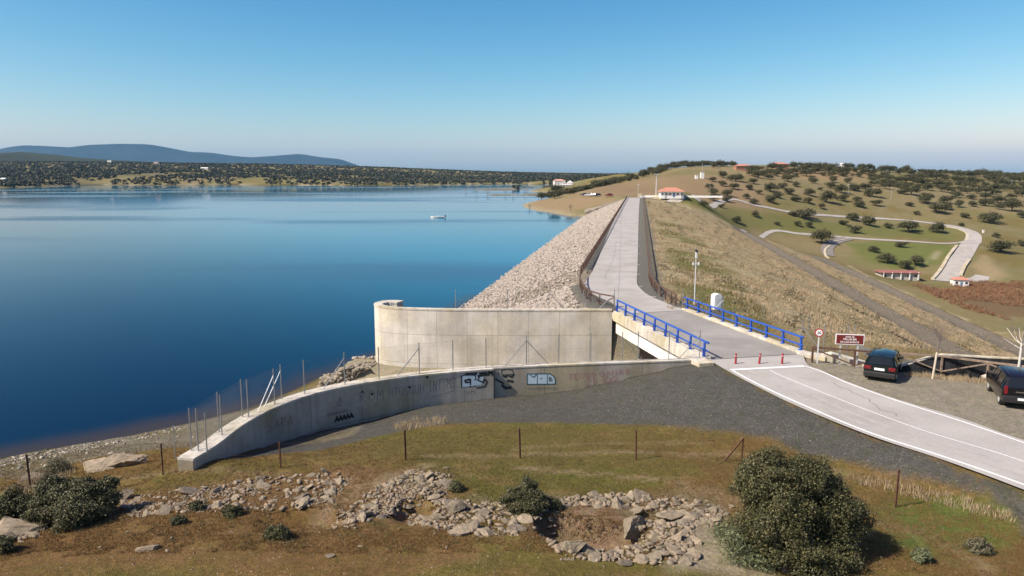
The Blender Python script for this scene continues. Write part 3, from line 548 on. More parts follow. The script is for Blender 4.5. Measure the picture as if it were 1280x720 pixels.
# front face = path; the wall hooks back at the lake end
s_front = twp
Pf = s_front; Pb = offs(Pf, th)
tw = empty('spillway_wall', (0, 61.8, 0)); tag(tw, 'tall pale concrete spillway wall whose lake end curls back like a hook', 'concrete wall')
mb = MB(); wall(mb, Pf, th, 0.0, -5.8); mb.build('wall', conc, tw, (0, 61.8, 0))
# coping: slightly proud thin band on top
mb = MB(); wall(mb, offs(Pf, -.03), th+.06, .14, .003); mb.build('coping', conc_plain, tw, (0, 61.8, 0))
mb = MB(); P_ = [(8.62, 62.3), (14.6, 62.5), (14.6, 63.2), (8.62, 63.2)]; mb.prism(P_, -5.8, -1.3); mb.build('abutment', conc, tw, (0, 61.8, 0))
# right-hand continuation, following the falling ground
def far_top(x, y): return float(np.interp(x, [14, 15.5, 29, 52], [0, -.05, -2.75, -9.5]))
fw = MB(); wall(fw, resample(FWR[1:], 1.0), .45, far_top, lambda x, y: -6.0-max(x-16, 0)*.3); o = fw.build('chute_wall', concrete('chute_concrete', (.40, .38, .33), .2, (2.5, 2.5)), None, (14.5, 62.6, 0)); tag(o, 'greyer concrete wall of the spillway chute sloping down right of the bridge', 'concrete wall')
# low graffiti wall
lwp = smooth_path(resample(LWF, .4), 4)
lw = empty('graffiti_wall', (lwp[0][0], lwp[0][1], 0)); ORG = (lwp[0][0], lwp[0][1], 0); tag(lw, 'long low curved concrete wall covered in graffiti in front of the spillway', 'concrete wall')
def lz(x, y): return hz(x, y-.8)-1.0
mb = MB(); wall(mb, lwp, .72, 0, lambda x, y: min(-2.6, lz(x, y))-3); mb.build('wall', conc_old, lw, ORG)
mb = MB(); wall(mb, offs(lwp, -.025), .77, .10, .003); mb.build('coping', conc_plain, lw, ORG)
lwb = resample(LWB, 1.0)
mb = MB(); wall(mb, lwb, .5, 0, -5.5); mb.build('wall', conc_old, lw, ORG)
mb = MB(); wall(mb, offs(lwb, -.02), .54, .09, .003); mb.build('coping', conc_plain, lw, ORG)
# graffiti: strokes on the wall face, given in metres along / down the face
SF = np.r_[0, np.cumsum(np.linalg.norm(np.diff(lwp, axis=0), axis=1))]; SB = np.r_[0, np.cumsum(np.linalg.norm(np.diff(lwb, axis=0), axis=1))]
def onwall(s, z, which, off):
    P, Sx = (lwp, SF) if which == 'F' else (lwb, SB); x = np.interp(s, Sx, P[:, 0]); y = np.interp(s, Sx, P[:, 1])
    e = .1; x2 = np.interp(s+e, Sx, P[:, 0]); y2 = np.interp(s+e, Sx, P[:, 1]); x1 = np.interp(s-e, Sx, P[:, 0]); y1 = np.interp(s-e, Sx, P[:, 1])
    T = np.array([x2-x1, y2-y1]); T /= np.linalg.norm(T)+1e-9; return (x+T[1]*off, y-T[0]*off, z)
def pix2wall(px, py):     # a point of the photograph on the face
    dx, dy, dz = ray(px, py); best = None
    for which, P, Sx in (('F', lwp, SF), ('B', lwb, SB)):
        a = P[:-1]; b = P[1:]; e = b-a; den = dx*e[:, 1]-dy*e[:, 0]; den = np.where(abs(den) < 1e-9, 1e-9, den)
        t = (a[:, 0]*e[:, 1]-a[:, 1]*e[:, 0])/den; k = (a[:, 0]*dy-a[:, 1]*dx)/den
        ok = (k >= 0) & (k <= 1) & (t > 0)
        for i in np.where(ok)[0]:
            if best is None or t[i] < best[0]: best = (t[i], which, Sx[i]+k[i]*(Sx[i+1]-Sx[i]), H+dz*t[i])
    return best
class Gr:
    def __init__(s): s.v = []; s.f = []; s.k = 0
    def stroke(s, pts, w):   # pts: [(which, s, z)]
        s.k += 1; off = .006+.0015*(s.k % 5)
        for (wa, sa, za), (wb, sb, zb) in zip(pts[:-1], pts[1:]):
            if wa != wb: continue
            L_ = math.hypot(sb-sa, zb-za); n = max(1, int(L_/.3)); 
            if L_ < 1e-4: continue
            w_ = w*.7; ns, nz = -(zb-za)/L_*w_/2, (sb-sa)/L_*w_/2; es, ez = (sb-sa)/L_*w*.3, (zb-za)/L_*w*.3
            b = len(s.v)
            for i in range(n+1):
                f = i/n; ss = sa-es+(sb-sa+2*es)*f; zz = za-ez+(zb-za+2*ez)*f
                s.v.append(onwall(ss+ns, zz+nz, wa, off)); s.v.append(onwall(ss-ns, zz-nz, wa, off))
            for i in range(n): s.f.append((b+2*i, b+2*i+1, b+2*i+3, b+2*i+2))
    def px(s, pts, w):
        q = [pix2wall(*p) for p in pts]; q = [(a[1], a[2], a[3]) for a in q if a]; s.stroke(q, w)
    def fill(s, pts):       # filled polygon (convex-ish) by pixel
        q = [pix2wall(*p) for p in pts]; b = len(s.v)
        for a in q: s.v.append(onwall(a[2], a[3], a[1], .004))
        s.f.append(tuple(range(b, b+len(q))))
    def build(s, m, label):
        me = bpy.data.meshes.new('graffiti'); me.from_pydata([(a-ORG[0], b-ORG[1], c) for a, b, c in s.v], [], s.f); me.materials.append(m)
        o = bpy.data.objects.new('graffiti', me); COL.objects.link(o); o.parent = lw; o['label'] = label
GL = {'A': [[(0, 0), (.5, 1), (1, 0)], [(.2, .4), (.8, .4)]], 'B': [[(0, 0), (0, 1), (.8, .8), (.1, .52), (.9, .25), (0, 0)]], 'D': [[(0, 0), (0, 1), (.9, .7), (.9, .3), (0, 0)]], 'E': [[(.9, 1), (0, 1), (0, 0), (.9, 0)], [(0, .5), (.7, .5)]],
  'G': [[(.9, .85), (.5, 1), (.05, .7), (.05, .25), (.5, 0), (.95, .2), (.95, .5), (.55, .5)]], 'I': [[(.5, 0), (.5, 1)], [(.2, 1), (.8, 1)], [(.2, 0), (.8, 0)]], 'M': [[(0, 0), (.1, 1), (.5, .4), (.9, 1), (1, 0)]], 'N': [[(0, 0), (0, 1), (.9, 0), (.9, 1)]],
  'O': [[(.5, 1), (.05, .7), (.05, .3), (.5, 0), (.95, .3), (.95, .7), (.5, 1)]], 'R': [[(0, 0), (0, 1), (.8, .85), (.75, .6), (0, .5), (.9, 0)]], 'S': [[(.95, .85), (.5, 1), (.05, .75), (.9, .3), (.5, 0), (.05, .15)]], 'T': [[(.5, 0), (.5, 1)], [(0, 1), (1, 1)]],
  'U': [[(0, 1), (0, .2), (.5, 0), (.95, .2), (.95, 1)]], 'H': [[(0, 0), (0, 1)], [(.9, 0), (.9, 1)], [(0, .5), (.9, .5)]], 'C': [[(.95, .85), (.5, 1), (.05, .7), (.05, .3), (.5, 0), (.95, .15)]], 'L': [[(0, 1), (0, 0), (.9, 0)]], 'P': [[(0, 0), (0, 1), (.85, .8), (0, .5)]]}
def word(g, txt, x0, y0, x1, y1, h, w, fill=.72):   # baseline from (x0,y0) to (x1,y1) in the photograph's measure
    n = len(txt)
    for i, ch in enumerate(txt):
        if ch not in GL: continue
        for st in GL[ch]:
            g.px([(x0+(x1-x0)*(i+a*fill)/n, y0+(y1-y0)*(i+a*fill)/n-b_*h) for a, b_ in st], w)
ink = mat('black_spray', (.02, .02, .022), .6); inkg = mat('grey_spray', (.13, .125, .12), .7); redi = mat('red_spray', (.45, .20, .19), .8); whi = mat('pale_blue_spray', (.50, .60, .64), .7); teal = mat('teal_spray', (.03, .10, .11), .7)
g = Gr(); word(g, 'SARA', 335, 540.5, 368, 529, 12, .045); g.build(inkg, 'thin grey lettering SARA in the shaded part')
g = Gr()
for sgn in (0,): g.px([(424, 496), (427, 500), (425, 508), (421, 505), (425, 499)], .035)
for i in range(5): g.px([(419+i*4.5, 527-i*1.2), (421+i*4.5, 521-i), (423.5+i*4.5, 526-i*1.2), (420+i*4.5, 524-i)], .13)
for i in range(8): g.px([(408+i*3.4, 521-i*.8), (410+i*3.4, 517-i*.8), (411+i*3.4, 520-i*.8)], .03)
g.build(ink, 'small black scribble low on the shaded wall')
g = Gr(); word(g, 'ROM', 450, 503, 482, 499, 13, .04); word(g, 'HTUSOUH', 486, 497.5, 532, 491, 12, .035); word(g, 'INTTMS', 536, 490, 570, 484, 13, .035); g.px([(539, 497), (568, 488.5), (568, 473)], .035); g.build(inkg, 'row of thin outlined letters in faded black')
g = Gr()
for x, y in ((453, 490), (465, 492.5), (512, 484), (534, 471.5)): g.fill([(x-1.6, y-1.4), (x+1.6, y-1.4), (x+1.6, y+1.4), (x-1.6, y+1.4)])
g.build(ink, 'four black dots sprayed on the wall')
g = Gr(); g.fill([(577, 468.5), (596, 466.5), (606, 466), (602, 481), (580, 484), (576, 483)]); g.build(whi, 'pale filled ground of the black lettering')
g = Gr(); g.px([(577, 484), (577, 470), (584, 468), (594, 469), (595, 474), (589, 477), (594, 483)], .10); g.px([(581, 476), (586, 474), (588, 478), (582, 478)], .16); g.px([(588, 474), (588, 483)], .13); g.px([(583, 468), (595, 467)], .22)
g.px([(598, 470), (611, 468), (606, 466.5), (600, 467)], .2); g.px([(600, 470), (597, 475), (604, 478), (606, 474), (609, 477), (606, 483), (596, 485)], .12); g.px([(610, 468), (611, 464), (614, 467), (615, 464), (616, 469)], .14)
g.build(ink, 'bold black lettering beside the step in the wall')
g = Gr(); word(g, 'SUPE', 582, 493, 596, 491, 4, .03); g.build(inkg, 'small grey word under the bold lettering')
g = Gr(); g.px([(627, 467.5), (627, 463), (633, 461.2), (641, 463), (642, 468), (627, 468.5)], .06); g.px([(629, 470), (632, 471), (634, 469)], .16); g.px([(637, 470), (640, 471), (642, 468)], .16); g.px([(620, 474), (625, 477), (629, 479)], .16); g.px([(635, 476), (641, 477)], .2); g.px([(628, 482), (632, 485), (638, 484.5)], .24); g.px([(621, 463.5), (624, 466), (623, 468)], .05)
g.build(ink, 'black sprayed face with heavy brows right of the step')
g = Gr(); g.fill([(659, 467.5), (687.5, 467.2), (692, 470.5), (694, 474), (694, 480), (659, 480.5)]); g.build(whi, 'pale blue filled panel')
g = Gr(); g.px([(659, 467.5), (687.5, 467.2), (692, 470.5), (694, 474), (694, 480), (659, 480.5), (659, 467.5)], .09); g.px([(671.5, 467.5), (671.5, 480.3)], .05); g.px([(684, 467.3), (684, 480)], .05); g.px([(663, 469), (667, 471.5), (670, 468.5)], .07); g.build(teal, 'dark teal outline of the pale blue panel')
g = Gr(); g.fill([(675.5, 472), (678, 472), (678, 474.5), (675.5, 474.5)]); g.fill([(686, 471), (688.5, 471), (691, 474.5), (691, 477), (686, 477)]); g.build(ink, 'black dots on the pale blue panel')
g = Gr(); word(g, 'TENGO', 711, 474.5, 746, 471, 6.5, .055); word(g, 'GANAS', 749, 471, 789, 466.5, 6, .045); word(g, 'DE', 735, 478, 749, 477, 4.5, .035); word(g, 'TI', 731, 489, 749, 486, 7.5, .05)
g.px([(757, 485), (754, 474), (759, 471), (763, 474), (768, 469.5), (772, 473), (769, 481), (757, 485)], .05); word(g, 'DBA', 757.5, 481, 771, 478, 5, .04); g.build(redi, 'faded red lettering TENGO GANAS DE TI with a heart')
g = Gr()
for i in range(14): g.px([(660+i*2.6, 484-i*.05), (661+i*2.6, 487), (662+i*2.6, 484)], .02)
g.build(inkg, 'faint grey scribble under the pale blue panel')
# dark near wall of the chute
def dwz(x, y): return float(np.interp(x, [DW[0][0], DW[1][0], DW[1][0]+2.2, DW[2][0]+4, 60], [-.35, -.12, .85, .95, .7]))
dk = empty('retaining_wall', (DW[1][0], DW[1][1], 0)); OD = (DW[1][0], DW[1][1], 0); tag(dk, 'blackened retaining wall behind the wooden fence at the car park', 'retaining wall')
P_ = offs(resample(DW, .7), .55); mb = MB(); wall(mb, P_, .3, dwz, -2.5); mb.build('wall', concrete('bitumen_wall', (.042, .045, .052), .35, (3.2, 9), .5), dk, OD)
mb = MB(); wall(mb, offs(P_, -.015), .33, lambda x, y: dwz(x, y)+.07, lambda x, y: dwz(x, y)+.003); mb.build('coping', conc_plain, dk, OD)
mb = MB(); P2 = [tuple(G(1018, 447)), tuple(G(1040, 449.5)), tuple(G(1078, 451)), tuple(G(1090, 454))]; wall(mb, P2, .8, lambda x, y: float(np.interp(x, [P2[0][0], P2[1][0], P2[3][0]], [.05, .35, -.2])), -3.5); o = mb.build('wing_wall', deckc, None, (*P2[0], 0)); tag(o, 'short pale sloping wing wall behind the two road signs', 'wing wall')
for px, pyy in ((1024, 450), (1052, 448)):
    pass
mb = MB(); p = G(1252, 470.5); mb.box((p[0], p[1], .25), (2.3, .5, .12), R(8), 0, R(-14)); o = mb.build('ramp_slab', deckc, None, (p[0], p[1], 0)); tag(o, 'short tilted concrete slab leaning on the blackened wall beside the fence', 'slab')
# ------------------------------------------------------------------ bridge
A0 = G(770.5, 390.8); A1 = G(883.5, 449.5); B0 = G(856, 387); B1 = G(1003.5, 441.5)
ua = (A1-A0)/np.linalg.norm(A1-A0); na = np.array([ua[1], -ua[0]])       # outwards (left)
if na[0] > 0: na = -na
ub = (B1-B0)/np.linalg.norm(B1-B0); nb = -np.array([ub[1], -ub[0]])
if nb[0] < 0: nb = -nb
br = empty('bridge', (float(A0[0]), float(A0[1]), 0)); OB = (float(A0[0]), float(A0[1]), 0); tag(br, 'short concrete road bridge carrying the dam road over the spillway', 'bridge')
E = .28
La = [A0+na*E, A1+na*E]; Rb = [B0+nb*E, B1+nb*E]
mb = MB(); mb.prism([tuple(La[0]-ua*.3), tuple(La[1]+ua*.2), tuple(Rb[1]), tuple(Rb[0]-ub*.2)], -.55, -.02); mb.build('deck_slab', deckc, br, OB)
for s_, (P0, P1, nn) in (('l', (A0, A1, na)), ('r', (B0, B1, nb))):
    mb = MB(); mb.prism([tuple(P0+nn*E), tuple(P1+nn*E), tuple(P1-nn*.3), tuple(P0-nn*.3)], -.019, .16); mb.build('kerb', deckc, br, OB, bevel=.02)
    mb = MB(); mb.prism([tuple(P0+nn*(E+.03)), tuple(P1+nn*(E+.03)), tuple(P1+nn*(E-.02)), tuple(P0+nn*(E-.02))], -.65, -.021); mb.build('fascia', deckc, br, OB)
mb = MB(); q0 = A0+na*.05+ua*.1; q1 = A1+na*.05; mb.prism([tuple(q0), tuple(q1), tuple(q1-na*.6), tuple(q0-na*.6)], -1.75, -.72)
mb.build('beam', concrete('beam_concrete', (.80, .78, .74), .03, None, .05), br, OB)
for k in (1.7, 3.3, 4.9): 
    mb = MB(); w0 = A0-na*k; w1 = A1-na*k; mb.prism([tuple(w0), tuple(w1), tuple(w1-na*.5), tuple(w0-na*.5)], -1.75, -.56); mb.build('beam', deckc, br, OB)
blue = mat('blue_paint', (.02, .085, .40), .38, noise=.12, nscale=3); 
def railing(P0, P1, nn, nposts, label):
    u = (P1-P0)/np.linalg.norm(P1-P0); Ln = np.linalg.norm(P1-P0); root = empty('bridge_railing', (float(P0[0]), float(P0[1]), .16)); o_ = (float(P0[0]), float(P0[1]), .16); tag(root, label, 'railing', 'blue railings of the bridge'); ang = math.atan2(u[1], u[0])
    for i in range(nposts):
        p = P0+u*(.3+(Ln-.6)*i/(nposts-1)); mb = MB(); mb.box((p[0]+nn[0]*.04, p[1]+nn[1]*.04, .16+.44), (.16, .10, .88), ang); mb.box((p[0], p[1], .17), (.3, .26, .02), ang)
        mb.box((p[0]+nn[0]*.09, p[1]+nn[1]*.09, .16+.25), (.04, .14, .5), ang); mb.build('post', blue, root, o_, bevel=.008)
    for z_, w_, h_ in ((1.07, .14, .10), (.52, .09, .09)):
        mb = MB(); a = P0-u*.05-nn*.06; b_ = P1+u*.05-nn*.06; mb.bar((*a, z_), (*b_, z_), w_, h_); mb.build('rail', blue, root, o_, bevel=.012)
    return root
railing(A0, A1, na, 9, 'blue steel railing on the lake side of the bridge, nearest the graffiti wall')
railing(B0, B1, nb, 9, 'blue steel railing on the downstream side of the bridge, beside the white kiosk')
mb = MB(); p = A1+ua*.4+na*.3; mb.box((p[0]-.4, p[1]+.15, -.02), (2.2, 1.0, .32), math.atan2(ua[1], ua[0])); o = mb.build('concrete_block', deckc, None, (p[0], p[1], 0), bevel=.02); tag(o, 'low pale concrete block at the near end of the left blue railing', 'block')
mb = MB(); p = B1+ub*.8; mb.box((p[0]+.2, p[1]+.1, .0), (1.9, .7, .3), math.atan2(ub[1], ub[0])+.5); o = mb.build('concrete_block', deckc, None, (p[0], p[1], 0), bevel=.02); tag(o, 'low pale concrete block at the near end of the right blue railing', 'block')
# ------------------------------------------------------------------ fences
steel = mat('galvanised_steel', (.33, .33, .33), .5, .6); wirem = mat('wire', (.22, .22, .21), .6, .5); woodm = mat('brown_wood', (.10, .055, .035), .85, noise=.3, nscale=6); woodg = mat('weathered_wood', (.26, .19, .135), .85, noise=.3, nscale=6); rust = mat('rusty_iron', (.10, .04, .022), .85, noise=.35, nscale=12); whites = mat('white_steel', (.75, .75, .74), .5)
def chainlink(posts, label, h=1.9, braces=(), mesh=True, cell=.16, r=.0016, z0=.1):
    o_ = (float(posts[0][0]), float(posts[0][1]), z0); root = empty('wire_fence', o_); tag(root, label, 'wire fence')
    for i, p in enumerate(posts): mb = MB(); mb.tube([(p[0], p[1], p[2] if len(p) > 2 else z0), (p[0], p[1], (p[2] if len(p) > 2 else z0)+h)], .03, 6); mb.build('post', steel, root, o_)
    for i, j, mt in braces: 
        p = posts[i]; q = posts[j] if j >= 0 else posts[i]; d = np.array([q[0]-p[0], q[1]-p[1]]); d = d/np.linalg.norm(d); zz = p[2] if len(p) > 2 else z0; mb = MB(); mb.tube([(p[0], p[1], zz+h*.82), (p[0]+d[0]*1.35, p[1]+d[1]*1.35, zz+.03)], .024, 6); mb.build('brace', mt, root, o_)
    if mesh:
        mb = MB(); 
        P = np.array([(p[0], p[1], p[2] if len(p) > 2 else z0) for p in posts]); s = np.r_[0, np.cumsum(np.linalg.norm(np.diff(P[:, :2], axis=0), axis=1))]; Ls = s[-1]
        pt = lambda a, z_: (np.interp(a, s, P[:, 0]), np.interp(a, s, P[:, 1]), np.interp(a, s, P[:, 2])+z_)
        hh = h-.06
        def seg(a, za, b_, zb):
            n = max(1, int(abs(b_-a)/1.0)); pts = [pt(a+(b_-a)*k/n, za+(zb-za)*k/n) for k in range(n+1)]; mb.tube(pts, r, 3, False)
        k = -hh
        while k < Ls:
            a0, z0_ = (k, 0) if k >= 0 else (0, -k); a1, z1_ = (k+hh, hh) if k+hh <= Ls else (Ls, Ls-k)
            if a1 > a0: seg(a0, z0_, a1, z1_); seg(a0, hh-z0_, a1, hh-z1_)
            k += cell
        for zz in (.03, hh*.5, hh): mb.tube([pt(a, zz) for a in np.linspace(0, Ls, max(2, int(Ls/1.5)))], .003, 3, False)
        mb.build('wire_mesh', wirem, root, o_)
    return root
G1 = Gp([(240.5, 562), (260, 562.5), (291, 542), (311.5, 542-.0), (321.5, 524), (375+.4, 508.5), (394.5, 494.8), (436, 483), (480.5, 476.2), (525.5, 470), (570.7, 466.3), (611.6, 463.2), (655, 459.2), (697, 457.2), (740, 455.5), (774, 454.3), (808, 453), (843, 451.9), (878, 450.7)], .1)
# keep them on the wall top
def nearest_on(P, q, side): d = np.linalg.norm(P-np.array(q), axis=1); return tuple(P[d.argmin()])
ct = offs(lwp, .30); ctb = offs(lwb, .25); allc = np.vstack([ct, ctb])
gate = [G1[0], G1[1]]
fx = [340/1, ]
postpx = [(240.5, 561.5), (270.8, 543), (290, 543), (321.5, 524), (355.5, 508), (394.5, 494.8), (436, 483), (480.5, 476.2), (525.5, 470), (570.7, 466.3), (611.6, 463.2), (655, 459.2), (697, 457.2), (740, 455.5), (774, 454.3), (808, 453), (843, 451.9), (878, 450.7)]
seen_ = []; 
for q in Gp(postpx, .1):
    n_ = nearest_on(allc, q, 0)
    if not seen_ or np.hypot(n_[0]-seen_[-1][0], n_[1]-seen_[-1][1]) > .8: seen_.append(n_)
chainlink(seen_, 'galvanised wire mesh fence standing on top of the low graffiti wall', 1.85, [(3, 2, whites), (5, 4, steel), (7, 6, steel), (10, 9, steel), (10, 11, steel), (13, 14, steel), (len(seen_)-1, len(seen_)-2, steel)])
bk = offs(lwp, .62); gp_ = [nearest_on(bk, q, 0) for q in Gp([(241, 561), (270, 538), (301, 522), (350, 500)], .1)]
chainlink(gp_, 'second shorter wire fence on the back edge of the low wall near its lake end', 1.85, [(3, 2, whites)], True)
for i, (px, py, l) in enumerate([(259, 566.5, 'thin steel post at the front edge of the low wall, nearest the camera'),(219, 571, 'thin steel post on the bank just left of the end of the low wall')]):
    p = G(px, py, .1 if i == 0 else -.5); mb = MB(); mb.tube([(p[0], p[1], -.6 if i else .1), (p[0], p[1], 1.85 if i == 0 else .9)], .028, 6); o = mb.build('fence_post', steel, None, (p[0], p[1], .1 if i == 0 else -.5)); tag(o, l, 'post')
# fence behind the tall wall
tp = [(-4.9, 62.6), (-.4, 62.5), (3.2, 62.5), (6.2, 62.5), (8.9, 62.6)]
chainlink([(a, b, 0.0) for a, b in tp], 'thin wire fence along the top of the tall spillway wall in front of the riprap', 1.75, [(2, 1, steel), (2, 3, steel), (4, 3, steel)], True, .3)
cpst = [(14.9, 63.0), (18.5, 63.0), (22, 62.9), (26, 62.8), (30, 62.6)]
chainlink([(a, b, far_top(a, b)) for a, b in cpst], 'wire fence along the sloping chute wall behind the right blue railing', 1.7, [(1, 0, whites)], True, .3)
p0 = G(1003, 440); p1 = G(1017, 446); p2 = G(1079, 448)
chainlink([(*G(1000.5, 437), 0), (*G(1029, 441), 0), (*G(1058, 444), 0)], 'wire fence beginning at the end of the right blue railing, behind the round sign', 2.0, [(0, 1, steel)], True, .25)
def woodfence(name, path, step, h, label, m, grp=None, cap=95, brace=True, rw=.11):
    P = resample(path, step); root = empty(name, (P[0][0], P[0][1], 0)); o_ = (P[0][0], P[0][1], 0); tag(root, label, 'wooden fence', grp)
    zz = [max(hz(*p), -.15) if p[1] < 61 else 0.0 for p in P]; rest = MB(); restb = MB()
    for i, p in enumerate(P):
        mb = MB() if i < cap else rest; mb.box((p[0], p[1], zz[i]+h/2), (.10, .10, h), random.uniform(-.1, .1))
        if i < cap: mb.build('post', m, root, o_)
        if brace and i < len(P)-1:
            q = P[i+1]; mb2 = MB() if i < cap else restb
            if i % 2 == 0: mb2.bar((p[0], p[1]-.02, zz[i]+h*.92), (q[0], q[1], zz[i+1]+.06), .07)
            else: mb2.bar((p[0], p[1]-.02, zz[i]+.06), (q[0], q[1], zz[i+1]+h*.92), .07)
            if i < cap: mb2.build('brace', m, root, o_)
    if rest.v: o = rest.build('posts', m, root, o_); o['kind'] = 'stuff'
    if restb.v: o = restb.build('braces', m, root, o_); o['kind'] = 'stuff'
    mb = MB()
    for i in range(len(P)-1): mb.bar((P[i][0], P[i][1], zz[i]+h), (P[i+1][0], P[i+1][1], zz[i+1]+h), rw)
    mb.build('rail', m, root, o_)
    return root
Lf = [(9.0, 63.4), (7.8, 64.6)]+Gp([(737, 378), (728, 368), (724.5, 357)])+[dpt(84, -6.55)]
Lf = smooth_path(resample(Lf, .8), 3); Lf = [tuple(p) for p in Lf]+[dpt(t_, -6.55) for t_ in (90, 120, 200, 300, 378)]
woodfence('wooden_fence', Lf, 1.75, 1.0, 'long brown wooden railing along the riprap side of the dam crest', woodm)
Rf = [(14.6, 64.2)]+Gp([(846, 381.5), (832, 375), (820, 366.5), (813.5, 356), (811, 348)])
Rf = smooth_path(resample(Rf, .8), 3); Rf = [tuple(p) for p in Rf]+[dpt(t_, 1.3) for t_ in (86, 120, 200, 300, 376)]
woodfence('wooden_fence', Rf, 1.75, 1.0, 'long brown wooden railing along the grassy side of the dam crest', woodm)
woodfence('wooden_fence', Gp([(1015, 452.5), (1045, 454), (1080, 457.5), (1123, 461)], -.05), 1.95, 1.0, 'dark brown wooden fence behind the green car and the road signs', woodm)
woodfence('wooden_fence', Gp([(1123, 461), (1161, 462.5), (1203, 467.5), (1245, 474.5), (1300, 481), (1360, 487)], -.1), 2.1, 1.0, 'weathered grey brown wooden fence in front of the blackened wall', woodg)
# rusty posts and wire across the foreground
rp = [(38, 610, 1.45), (204, 594, 1.35), (351, 585, 1.1), (507, 575, 1.3), (650, 572.5, 1.35), (795, 575, 1.3), (927, 576, 1.3), (1119, 634, 1.5)]
rt = raycast([(a, b) for a, b, c in rp]); desc = ['leftmost rusty fence post, beside the big left bush', 'rusty fence post left of the end of the graffiti wall', 'rusty post below the shaded part of the graffiti wall', 'rusty post on the grass straight below the curved wall', 'rusty post on the grass above the round bush', 'rusty post on the grass below the red lettering', 'rusty post of two bars crossing at the top beside the big right bush', 'tall rusty post on the grass right of the big right bush']
tops = []
for (a, b, hh), p, d_ in zip(rp, rt, desc):
    mb = MB(); lx = 0.0
    if a == 927: 
        mb.bar((0, 0, -.2), (.05, .05, 1.0), .045); mb.bar((-.95, -.35, 0), (.05, .05, 1.0), .055)
    else:
        tx, ty = random.uniform(-.04, .04), random.uniform(-.04, .04); mb.bar((0, 0, -.2), (tx, ty, hh), .05); mb.bar((.02, 0, -.2), (tx+.02, ty+.02, hh), .02, .06)
    o = mb.build('fence_post', rust); o.location = p; tag(o, d_, 'fence post', 'rusty fence posts across the foreground'); tops.append(Vector(p)+Vector((0, 0, hh if a != 927 else 1.0)))
mb = MB()
for a, b in zip(tops[:-1], tops[1:]):
    for dz in (.08, .5, .9): mb.tube([a+(b-a)*k/6-Vector((0, 0, dz+.05*math.sin(k/6*math.pi))) for k in range(7)], .0025, 3, False)
o = mb.build('wire', rust); tag(o, 'thin sagging wire strung between the rusty fence posts', 'wire')
# ------------------------------------------------------------------ stones
import bmesh
def rock_mesh(seed, flat=.6, sub=2, cuts=9):
    r = random.Random(seed); bm = bmesh.new(); bmesh.ops.create_icosphere(bm, subdivisions=sub, radius=1)
    pl = []
    for _ in range(cuts):
        n = Vector((r.gauss(0, 1), r.gauss(0, 1), r.gauss(0, 1))).normalized(); pl.append((n, r.uniform(.28, .62)))
    for v in bm.verts:
        for n, d in pl:
            k = v.co.dot(n)-d
            if k > 0: v.co -= n*k
        v.co.x *= 1.25; v.co.z *= flat; v.co += Vector((r.uniform(-1, 1), r.uniform(-1, 1), r.uniform(-1, 1)))*.02
    if sub > 2:
        from mathutils import noise as mn
        for v in bm.verts: v.co += v.co.normalized()*(mn.fractal(v.co*2.2+Vector((seed, 0, 0)), 1, 2, 4)*.09)
    me = bpy.data.meshes.new('stone'); bm.to_mesh(me); bm.free(); return me
def stonemat(name, c1, c2):
    m = mat(name, c1, .9, noise=.28, nscale=3.5, bump=.6, bscale=9, spec=.15); t = m.node_tree; oi = t.nodes.new('ShaderNodeObjectInfo'); mx = t.nodes.new('ShaderNodeMix'); mx.data_type = 'RGBA'
    rgb = [n for n in t.nodes if n.type == 'RGB'][0]; l = [l for l in t.links if l.from_node == rgb][0]; dst = l.to_socket; t.links.remove(l)
    t.links.new(oi.outputs['Random'], mx.inputs[0]); t.links.new(rgb.outputs[0], mx.inputs[6]); mx.inputs[7].default_value = (*c2, 1); t.links.new(mx.outputs[2], dst); return m
stm = stonemat('fieldstone', (.30, .24, .165), (.155, .13, .095))
ROCKS = [rock_mesh(100+i, random.choice([.24, .34, .48, .66]), 2, random.choice([7, 9, 11])) for i in range(14)]
for me in ROCKS: me.materials.append(stm)
def zone_pts(poly, n, rs):
    bx = np.array(poly); out = []
    while len(out) < n:
        p = (rs.uniform(bx[:, 0].min(), bx[:, 0].max()), rs.uniform(bx[:, 1].min(), bx[:, 1].max()))
        if inside(np.array([p[0]]), np.array([p[1]]), poly)[0]: out.append(p)
    return out
ZON = [([(150, 618), (230, 612), (330, 601), (430, 597), (445, 606), (415, 640), (370, 652), (300, 650), (160, 655)], 330, .145, 'pale angular fieldstone in the rubble bank between the left bush and the dirt path', 'stones of the left rubble bank'),
    ([(395, 672), (440, 640), (480, 615), (515, 594), (570, 602), (560, 628), (500, 652), (430, 684)], 300, .135, 'grey fieldstone in the diagonal rubble ridge left of the round bush', 'stones of the diagonal rubble ridge'),
    ([(500, 660), (545, 634), (650, 640), (650, 690), (600, 690), (520, 676)], 210, .16, 'broken fieldstone in the rubble just below the round bush', 'stones below the round bush'),
    ([(640, 640), (760, 618), (870, 628), (908, 642), (895, 662), (800, 660), (790, 640), (700, 642), (690, 668), (640, 668)], 420, .15, 'tan fieldstone along the upper edge of the ruined stone pit', 'stones of the upper pit edge'),
    ([(665, 672), (720, 688), (760, 690), (800, 660), (870, 660), (862, 722), (700, 724)], 420, .16, 'tan fieldstone in the collapsed lower edge of the ruined stone pit', 'stones of the lower pit edge'),
    ([(0, 655), (45, 650), (60, 668), (40, 688), (0, 700)], 55, .2, 'grey boulder in the pile at the left edge below the left bushes', 'boulders at the left edge'),
    ([(830, 600), (960, 640), (900, 650), (830, 636)], 24, .08, 'small loose stone on the dirt path above the bare earth patch', 'loose stones on the path'),
    ([(140, 660), (640, 690), (640, 720), (100, 720)], 14, .07, 'small pale stone lying alone on the brown grass in the foreground', 'lone stones on the brown grass')]
rs = np.random.RandomState(11); cand = []
